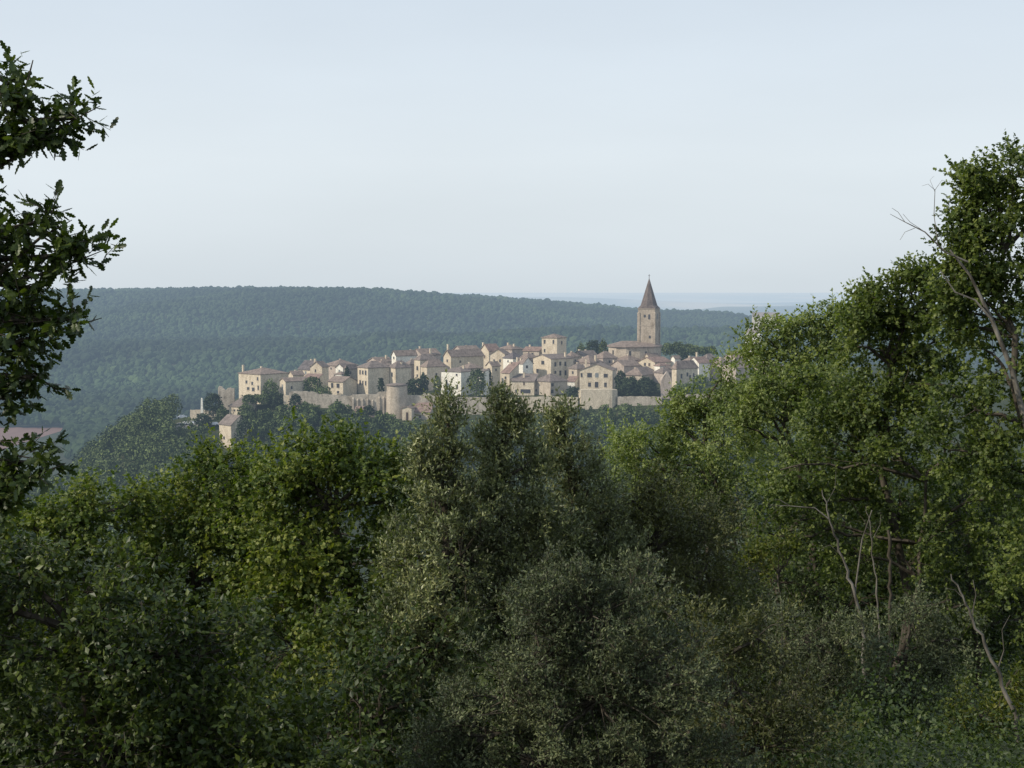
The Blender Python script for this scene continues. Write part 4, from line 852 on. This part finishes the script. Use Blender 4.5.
MG = 'leafy trees on the slope below the viewpoint'
tree('field_maple', 'bright yellow-green leafy tree, tallest crown left of centre', 'tree', 'maple', 21,
     [(330, 492, 60, 60), (300, 468, 38, 36), (352, 462, 34, 34), (325, 450, 24, 22), (392, 500, 30, 45), (268, 520, 46, 48), (340, 580, 84, 70), (400, 590, 40, 70), (285, 640, 60, 80), (365, 680, 74, 80), (400, 545, 34, 30), (330, 760, 90, 60), (375, 478, 30, 28), (262, 486, 30, 30), (290, 540, 50, 50), (410, 470, 20, 22)], tr=0.16, seed=11, group=MG)
tree('field_maple', 'rounded yellow-green tree directly left of the tallest crown', 'tree', 'maple', 23,
     [(214, 500, 44, 44), (180, 496, 34, 34), (240, 474, 28, 30), (205, 468, 22, 18), (200, 560, 60, 56), (160, 560, 40, 44), (250, 570, 44, 60), (185, 640, 80, 70), (155, 515, 34, 36), (262, 520, 34, 44), (228, 540, 44, 40), (270, 600, 44, 50)], tr=0.15, seed=12, group=MG)
tree('field_maple', 'lower light green tree behind the oak twigs at the left', 'tree', 'maple', 22,
     [(100, 522, 40, 38), (60, 535, 42, 40), (128, 505, 26, 26), (85, 500, 18, 18), (90, 590, 64, 56), (10, 565, 50, 60), (30, 525, 28, 30), (-40, 560, 50, 60), (40, 640, 90, 60)], tr=0.14, seed=13, group=MG)
tree('hornbeam', 'dark broadleaf bush filling the lower left corner', 'bush', 'bush', 11.5,
     [(50, 650, 90, 80), (160, 670, 90, 75), (-20, 610, 60, 70), (20, 580, 44, 36), (95, 740, 140, 60), (235, 730, 74, 60), (130, 600, 50, 36), (220, 650, 44, 44), (190, 770, 90, 50), (310, 770, 60, 50)], tr=0.09, seed=14)
tree('hornbeam', 'dark shaded shrub between the maples and the grey evergreen', 'bush', 'dark', 17,
     [(350, 700, 70, 80), (400, 650, 44, 70), (300, 740, 60, 60), (390, 750, 70, 50), (405, 700, 36, 60)], tr=0.09, seed=15)
HG = 'evergreen oaks in the middle'
tree('evergreen_oak', 'leftmost grey-green evergreen with a narrow pointed top below the white house', 'tree', 'holm', 18,
     [(447, 412, 6, 20), (450, 440, 13, 22), (424, 462, 9, 22), (452, 475, 22, 26), (432, 505, 30, 36), (420, 570, 40, 60), (460, 560, 44, 80), (430, 640, 50, 70), (405, 620, 26, 44)], tr=0.13, seed=21, group=HG)
tree('evergreen_oak', 'tallest grey-green evergreen with a narrow top in the centre', 'tree', 'holm', 18.5,
     [(499, 408, 6, 20), (504, 436, 15, 22), (486, 446, 9, 20), (520, 430, 8, 14), (505, 478, 32, 30), (500, 520, 44, 44), (530, 560, 50, 60), (490, 590, 50, 70), (474, 488, 20, 30), (532, 462, 16, 22)], tr=0.13, seed=22, group=HG)
tree('evergreen_oak', 'grey-green evergreen with a pointed top below the plain tan house', 'tree', 'holm', 19.5,
     [(563, 412, 6, 18), (567, 438, 13, 20), (550, 462, 14, 20), (575, 468, 22, 24), (588, 490, 24, 28), (575, 530, 50, 56), (600, 580, 50, 60), (560, 600, 50, 60)], tr=0.12, seed=23, group=HG)
tree('evergreen_oak', 'brownish-green evergreen right of the pointed evergreens', 'tree', 'brown', 20,
     [(632, 500, 26, 28), (668, 505, 26, 26), (650, 482, 10, 14), (700, 530, 34, 36), (650, 540, 56, 56), (705, 570, 44, 60), (630, 610, 60, 50), (690, 640, 60, 56), (600, 520, 30, 40), (725, 620, 34, 50)], tr=0.13, seed=24)
tree('grey_shrub', 'big rounded silver-grey shrub at the bottom centre', 'shrub', 'grey', 12.5,
     [(590, 620, 60, 60), (540, 650, 56, 60), (505, 700, 60, 56), (462, 735, 40, 44), (600, 700, 80, 70), (665, 680, 66, 66), (440, 770, 40, 40), (530, 760, 90, 50), (650, 760, 90, 50), (560, 600, 34, 34), (630, 590, 34, 34)], tr=0.08, seed=25)
tree('evergreen_shrub', 'dark olive shrub at the bottom right of the silver-grey shrub', 'shrub', 'brown', 15,
     [(740, 690, 56, 60), (720, 745, 60, 50), (790, 740, 60, 50), (690, 640, 40, 44), (760, 640, 36, 40)], tr=0.08, seed=26)
RG = 'trees on the right-hand slope'
tree('light_green_tree', 'soft light green tree in front of the right-hand ramparts', 'tree', 'light', 40,
     [(625, 446, 22, 20), (650, 446, 24, 18), (690, 432, 26, 28), (702, 410, 14, 14), (722, 380, 8, 20), (724, 410, 18, 18), (660, 480, 50, 44), (730, 440, 46, 46), (700, 480, 44, 44), (684, 404, 8, 8), (740, 395, 12, 12), (670, 424, 20, 14), (640, 470, 40, 30)], tr=0.15, seed=31, group=RG)
tree('light_green_tree', 'light green tree with ragged tops in front of the far right hill', 'tree', 'light', 36,
     [(764, 385, 20, 20), (812, 372, 20, 20), (742, 405, 18, 18), (770, 418, 40, 32), (820, 410, 40, 34), (790, 460, 60, 50), (845, 385, 20, 24), (740, 425, 26, 26), (790, 392, 24, 16)], tr=0.13, seed=32, group=RG, thin=0.75)
tree('light_green_tree', 'thin airy young tree through which the blue far hill shows', 'tree', 'light', 37,
     [(760, 335, 7, 18), (757, 360, 9, 16), (775, 372, 16, 18), (786, 325, 6, 10), (793, 350, 11, 16), (812, 322, 6, 10), (815, 348, 12, 18), (838, 318, 8, 14), (840, 345, 14, 18), (800, 378, 22, 16), (760, 400, 20, 20), (830, 385, 24, 20), (858, 305, 8, 10)], tr=0.08, seed=52, group=RG, thin=0.5)
tree('oak_tree', 'medium oak with airy top between the light green trees and the tallest oak', 'tree', 'roak', 31,
     [(865, 322, 18, 20), (905, 290, 22, 24), (888, 308, 20, 20), (925, 300, 16, 24), (848, 345, 22, 26), (880, 350, 36, 30), (920, 350, 36, 36), (860, 400, 50, 40), (920, 410, 54, 46), (880, 460, 60, 44), (840, 440, 40, 40), (905, 385, 50, 36), (945, 385, 36, 40), (895, 325, 26, 22), (940, 340, 30, 30), (830, 385, 30, 34), (900, 500, 50, 40), (840, 500, 50, 36), (918, 275, 14, 14), (935, 290, 18, 20), (875, 298, 14, 12), (862, 318, 16, 12)], tr=0.13, seed=33, group=RG, thin=0.72)
pp = lambda pts, Y: np.array([P(a, b, Y) for a, b in pts])
dead = [(pp([(968, 262), (945, 252), (925, 232), (905, 222), (890, 214)], 26), .02, .004), (pp([(905, 222), (898, 212), (892, 208)], 26), .006, .003), (pp([(915, 228), (905, 232), (900, 240)], 26), .006, .003), (pp([(925, 232), (910, 222), (903, 214)], 26), .006, .003),
        (pp([(938, 245), (934, 215), (935, 190)], 26), .010, .005), (pp([(935, 190), (928, 184), (922, 186)], 26), .005, .002), (pp([(935, 190), (942, 180), (948, 182)], 26), .005, .002), (pp([(935, 192), (930, 180), (934, 176)], 26), .004, .002),
        (pp([(1030, 440), (1012, 370), (992, 320), (970, 275), (950, 250)], 26.3), .055, .02), (pp([(992, 320), (975, 300), (955, 292), (940, 270)], 26.2), .022, .010)]
big = tree('oak_tree', 'tallest oak at the right edge with pale limbs and bare dead twigs', 'tree', 'roak', 27,
     [(1010, 172, 20, 26), (990, 185, 18, 20), (975, 185, 8, 12), (966, 234, 14, 12), (975, 215, 24, 20), (1005, 225, 32, 30), (1045, 220, 40, 60), (960, 258, 20, 14), (1010, 280, 40, 34), (975, 290, 24, 20), (1030, 340, 44, 50), (985, 350, 34, 36), (955, 330, 22, 26), (975, 410, 44, 40), (1030, 430, 50, 60), (1000, 470, 50, 44), (950, 450, 40, 40), (1020, 540, 44, 44), (1000, 310, 30, 30), (962, 285, 20, 22), (970, 250, 22, 18), (945, 300, 16, 16), (1000, 260, 34, 28)],
     base=(10.4, 26.5), tr=0.12, seed=34, group=RG, thin=0.8)
Ob = np.array(big.location)
for d in dead:
    v, f = tube(d[0] - Ob, d[1], d[2], 7); mesh_np('dead_branch', v, f, M['palebark'], big, 4, True)
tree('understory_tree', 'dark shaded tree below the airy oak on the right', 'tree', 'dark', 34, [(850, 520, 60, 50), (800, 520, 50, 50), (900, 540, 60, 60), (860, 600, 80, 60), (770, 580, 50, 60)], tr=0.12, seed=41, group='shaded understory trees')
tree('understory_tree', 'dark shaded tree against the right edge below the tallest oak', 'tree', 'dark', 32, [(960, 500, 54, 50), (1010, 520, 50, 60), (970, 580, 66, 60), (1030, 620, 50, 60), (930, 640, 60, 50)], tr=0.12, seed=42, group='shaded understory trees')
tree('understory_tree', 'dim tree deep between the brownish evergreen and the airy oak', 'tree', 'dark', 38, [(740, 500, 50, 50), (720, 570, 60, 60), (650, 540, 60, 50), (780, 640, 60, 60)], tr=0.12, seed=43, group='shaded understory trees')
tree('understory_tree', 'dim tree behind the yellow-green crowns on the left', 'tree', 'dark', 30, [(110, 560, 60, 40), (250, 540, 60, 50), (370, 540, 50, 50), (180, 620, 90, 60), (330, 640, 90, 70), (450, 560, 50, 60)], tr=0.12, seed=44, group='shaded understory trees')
tree('grey_shrub', 'dull grey-green shrub on the right slope beside the leaning pale trunk', 'shrub', 'shrub', 22, [(895, 655, 50, 44), (930, 690, 44, 44), (860, 700, 44, 44), (905, 740, 60, 40), (910, 620, 30, 28), (960, 640, 24, 22)], tr=0.07, seed=45)
tree('grey_shrub', 'olive shrub left of the dull grey-green shrub', 'shrub', 'shrub', 23, [(800, 640, 40, 44), (830, 680, 36, 40), (790, 710, 44, 50), (850, 640, 26, 30)], tr=0.07, seed=46)
tree('yellow_shrub', 'yellowish shrub in the bottom right corner', 'shrub', 'yellow', 20, [(975, 715, 36, 26), (1015, 730, 40, 34), (960, 750, 50, 26), (1010, 680, 20, 20)], tr=0.05, seed=47, thin=0.7)
tree('yellow_shrub', 'small bright green sapling glowing between dark trunks', 'shrub', 'yellow', 27, [(770, 560, 20, 14), (748, 568, 16, 12), (790, 552, 14, 10)], tr=0.04, seed=48, thin=0.7)
tree('yellow_shrub', 'small yellowish bush under the slanting mid-slope trunk', 'shrub', 'yellow', 24, [(815, 690, 14, 24), (835, 672, 20, 14)], tr=0.04, seed=49, thin=0.8)

tree('oak_tree', 'broad low oak filling the slope under the airy and the tallest oaks', 'tree', 'roak', 30, [(800, 520, 44, 36), (850, 545, 46, 38), (905, 560, 46, 40), (960, 520, 44, 40), (1005, 500, 40, 44), (880, 440, 50, 40), (950, 440, 44, 40), (1010, 590, 40, 44), (950, 600, 40, 40), (780, 470, 30, 34), (760, 530, 34, 34)], tr=0.1, seed=50, group=RG, thin=0.6)
# bare stems that show between the crowns
def stem(label, pts, Y, r0, r1, bark='palebark', twigs=(), name='bare_trunk'):
    p = pp(pts, Y); p = p[::-1] if p[0][2] > p[-1][2] else p          # foot first
    g0 = tz(p[0][0], Y); foot = np.array([p[0][0] + (p[0][0] - p[1][0]) * 0.3, Y, g0 - 0.2]); q = np.vstack([foot, p]) if p[0][2] > g0 else p
    t = np.linspace(0, len(q) - 1, 26); Q = np.stack([np.interp(t, np.arange(len(q)), q[:, i]) for i in range(3)], -1)
    rg = np.random.default_rng(int(pts[0][0])); Q[1:-1] += rg.normal(0, r0 * 0.5, (24, 3))
    O = np.array([foot[0], foot[1], g0]); root = empty(name, O); tag(root, label, 'trunk')
    v, f = tube(Q - O, r0, r1, 8); mesh_np('trunk', v, f, M[bark], root, 4, True)
    if twigs:
        for a, b, c in twigs:
            v, f = tube(pp(a, Y) - O, b, c, 6); mesh_np('branch', v, f, M[bark], root, 4, True)
stem('pale bare leaning trunk beside the right edge', [(951, 574), (962, 597), (972, 615), (985, 645), (997, 672), (1015, 712)], 19.5, .036, .008, twigs=[([(997, 672), (1004, 650), (1002, 630), (1010, 615)], .010, .002), ([(962, 597), (955, 590), (945, 588)], .006, .002), ([(972, 615), (976, 595), (973, 580)], .010, .004)])
stem('grey slanting trunk in the middle of the right slope', [(822, 490), (830, 520), (842, 556), (855, 592), (864, 640)], 25.5, .042, .008, 'palebark', twigs=[([(826, 505), (835, 488), (836, 470)], .008, .002), ([(842, 556), (830, 545), (822, 548)], .007, .002), ([(855, 592), (862, 540), (872, 510)], .02, .008), ([(830, 520), (815, 508), (790, 506), (770, 505)], .014, .005), ([(790, 506), (780, 500), (772, 500)], .008, .004)])
stem('thin pale upright stem right of the slanting trunk', [(866, 506), (872, 540), (877, 590), (880, 650)], 29, .03, .006, twigs=[([(872, 540), (880, 525), (881, 512)], .008, .002)])
stem('dark straight stem under the airy oak', [(888, 530), (890, 570), (889, 610), (890, 660)], 28.5, .035, .03, 'bark')
# ------------------------------------------------------------------ undergrowth on the near slope
n = 460000
Yu = 11 + 62 * rng.random(n) ** 0.9; Uu = rng.uniform(-250, 1300, n); Xu = (Uu - 512) / F * Yu + rng.uniform(-1, 1, n)
bumpy = np.clip(0.5 + 0.5 * noise2(Xu / 2.2, Yu / 2.2, 21) + 0.25 * noise2(Xu / .7, Yu / .7, 22), 0.04, 1.4); Zu = terrain(Xu, Yu) + rng.random(n) * (0.12 + 1.0 * bumpy)
pos = np.stack([Xu, Yu, Zu], -1)
v, f = leaf_arrays('simple', pos, rng.normal(0, 1, (n, 3)), np.array([0, 0, .5]) + rng.normal(0, .6, (n, 3)), (0.014 + 0.0026 * Yu) * rng.uniform(.5, 1.5, n))
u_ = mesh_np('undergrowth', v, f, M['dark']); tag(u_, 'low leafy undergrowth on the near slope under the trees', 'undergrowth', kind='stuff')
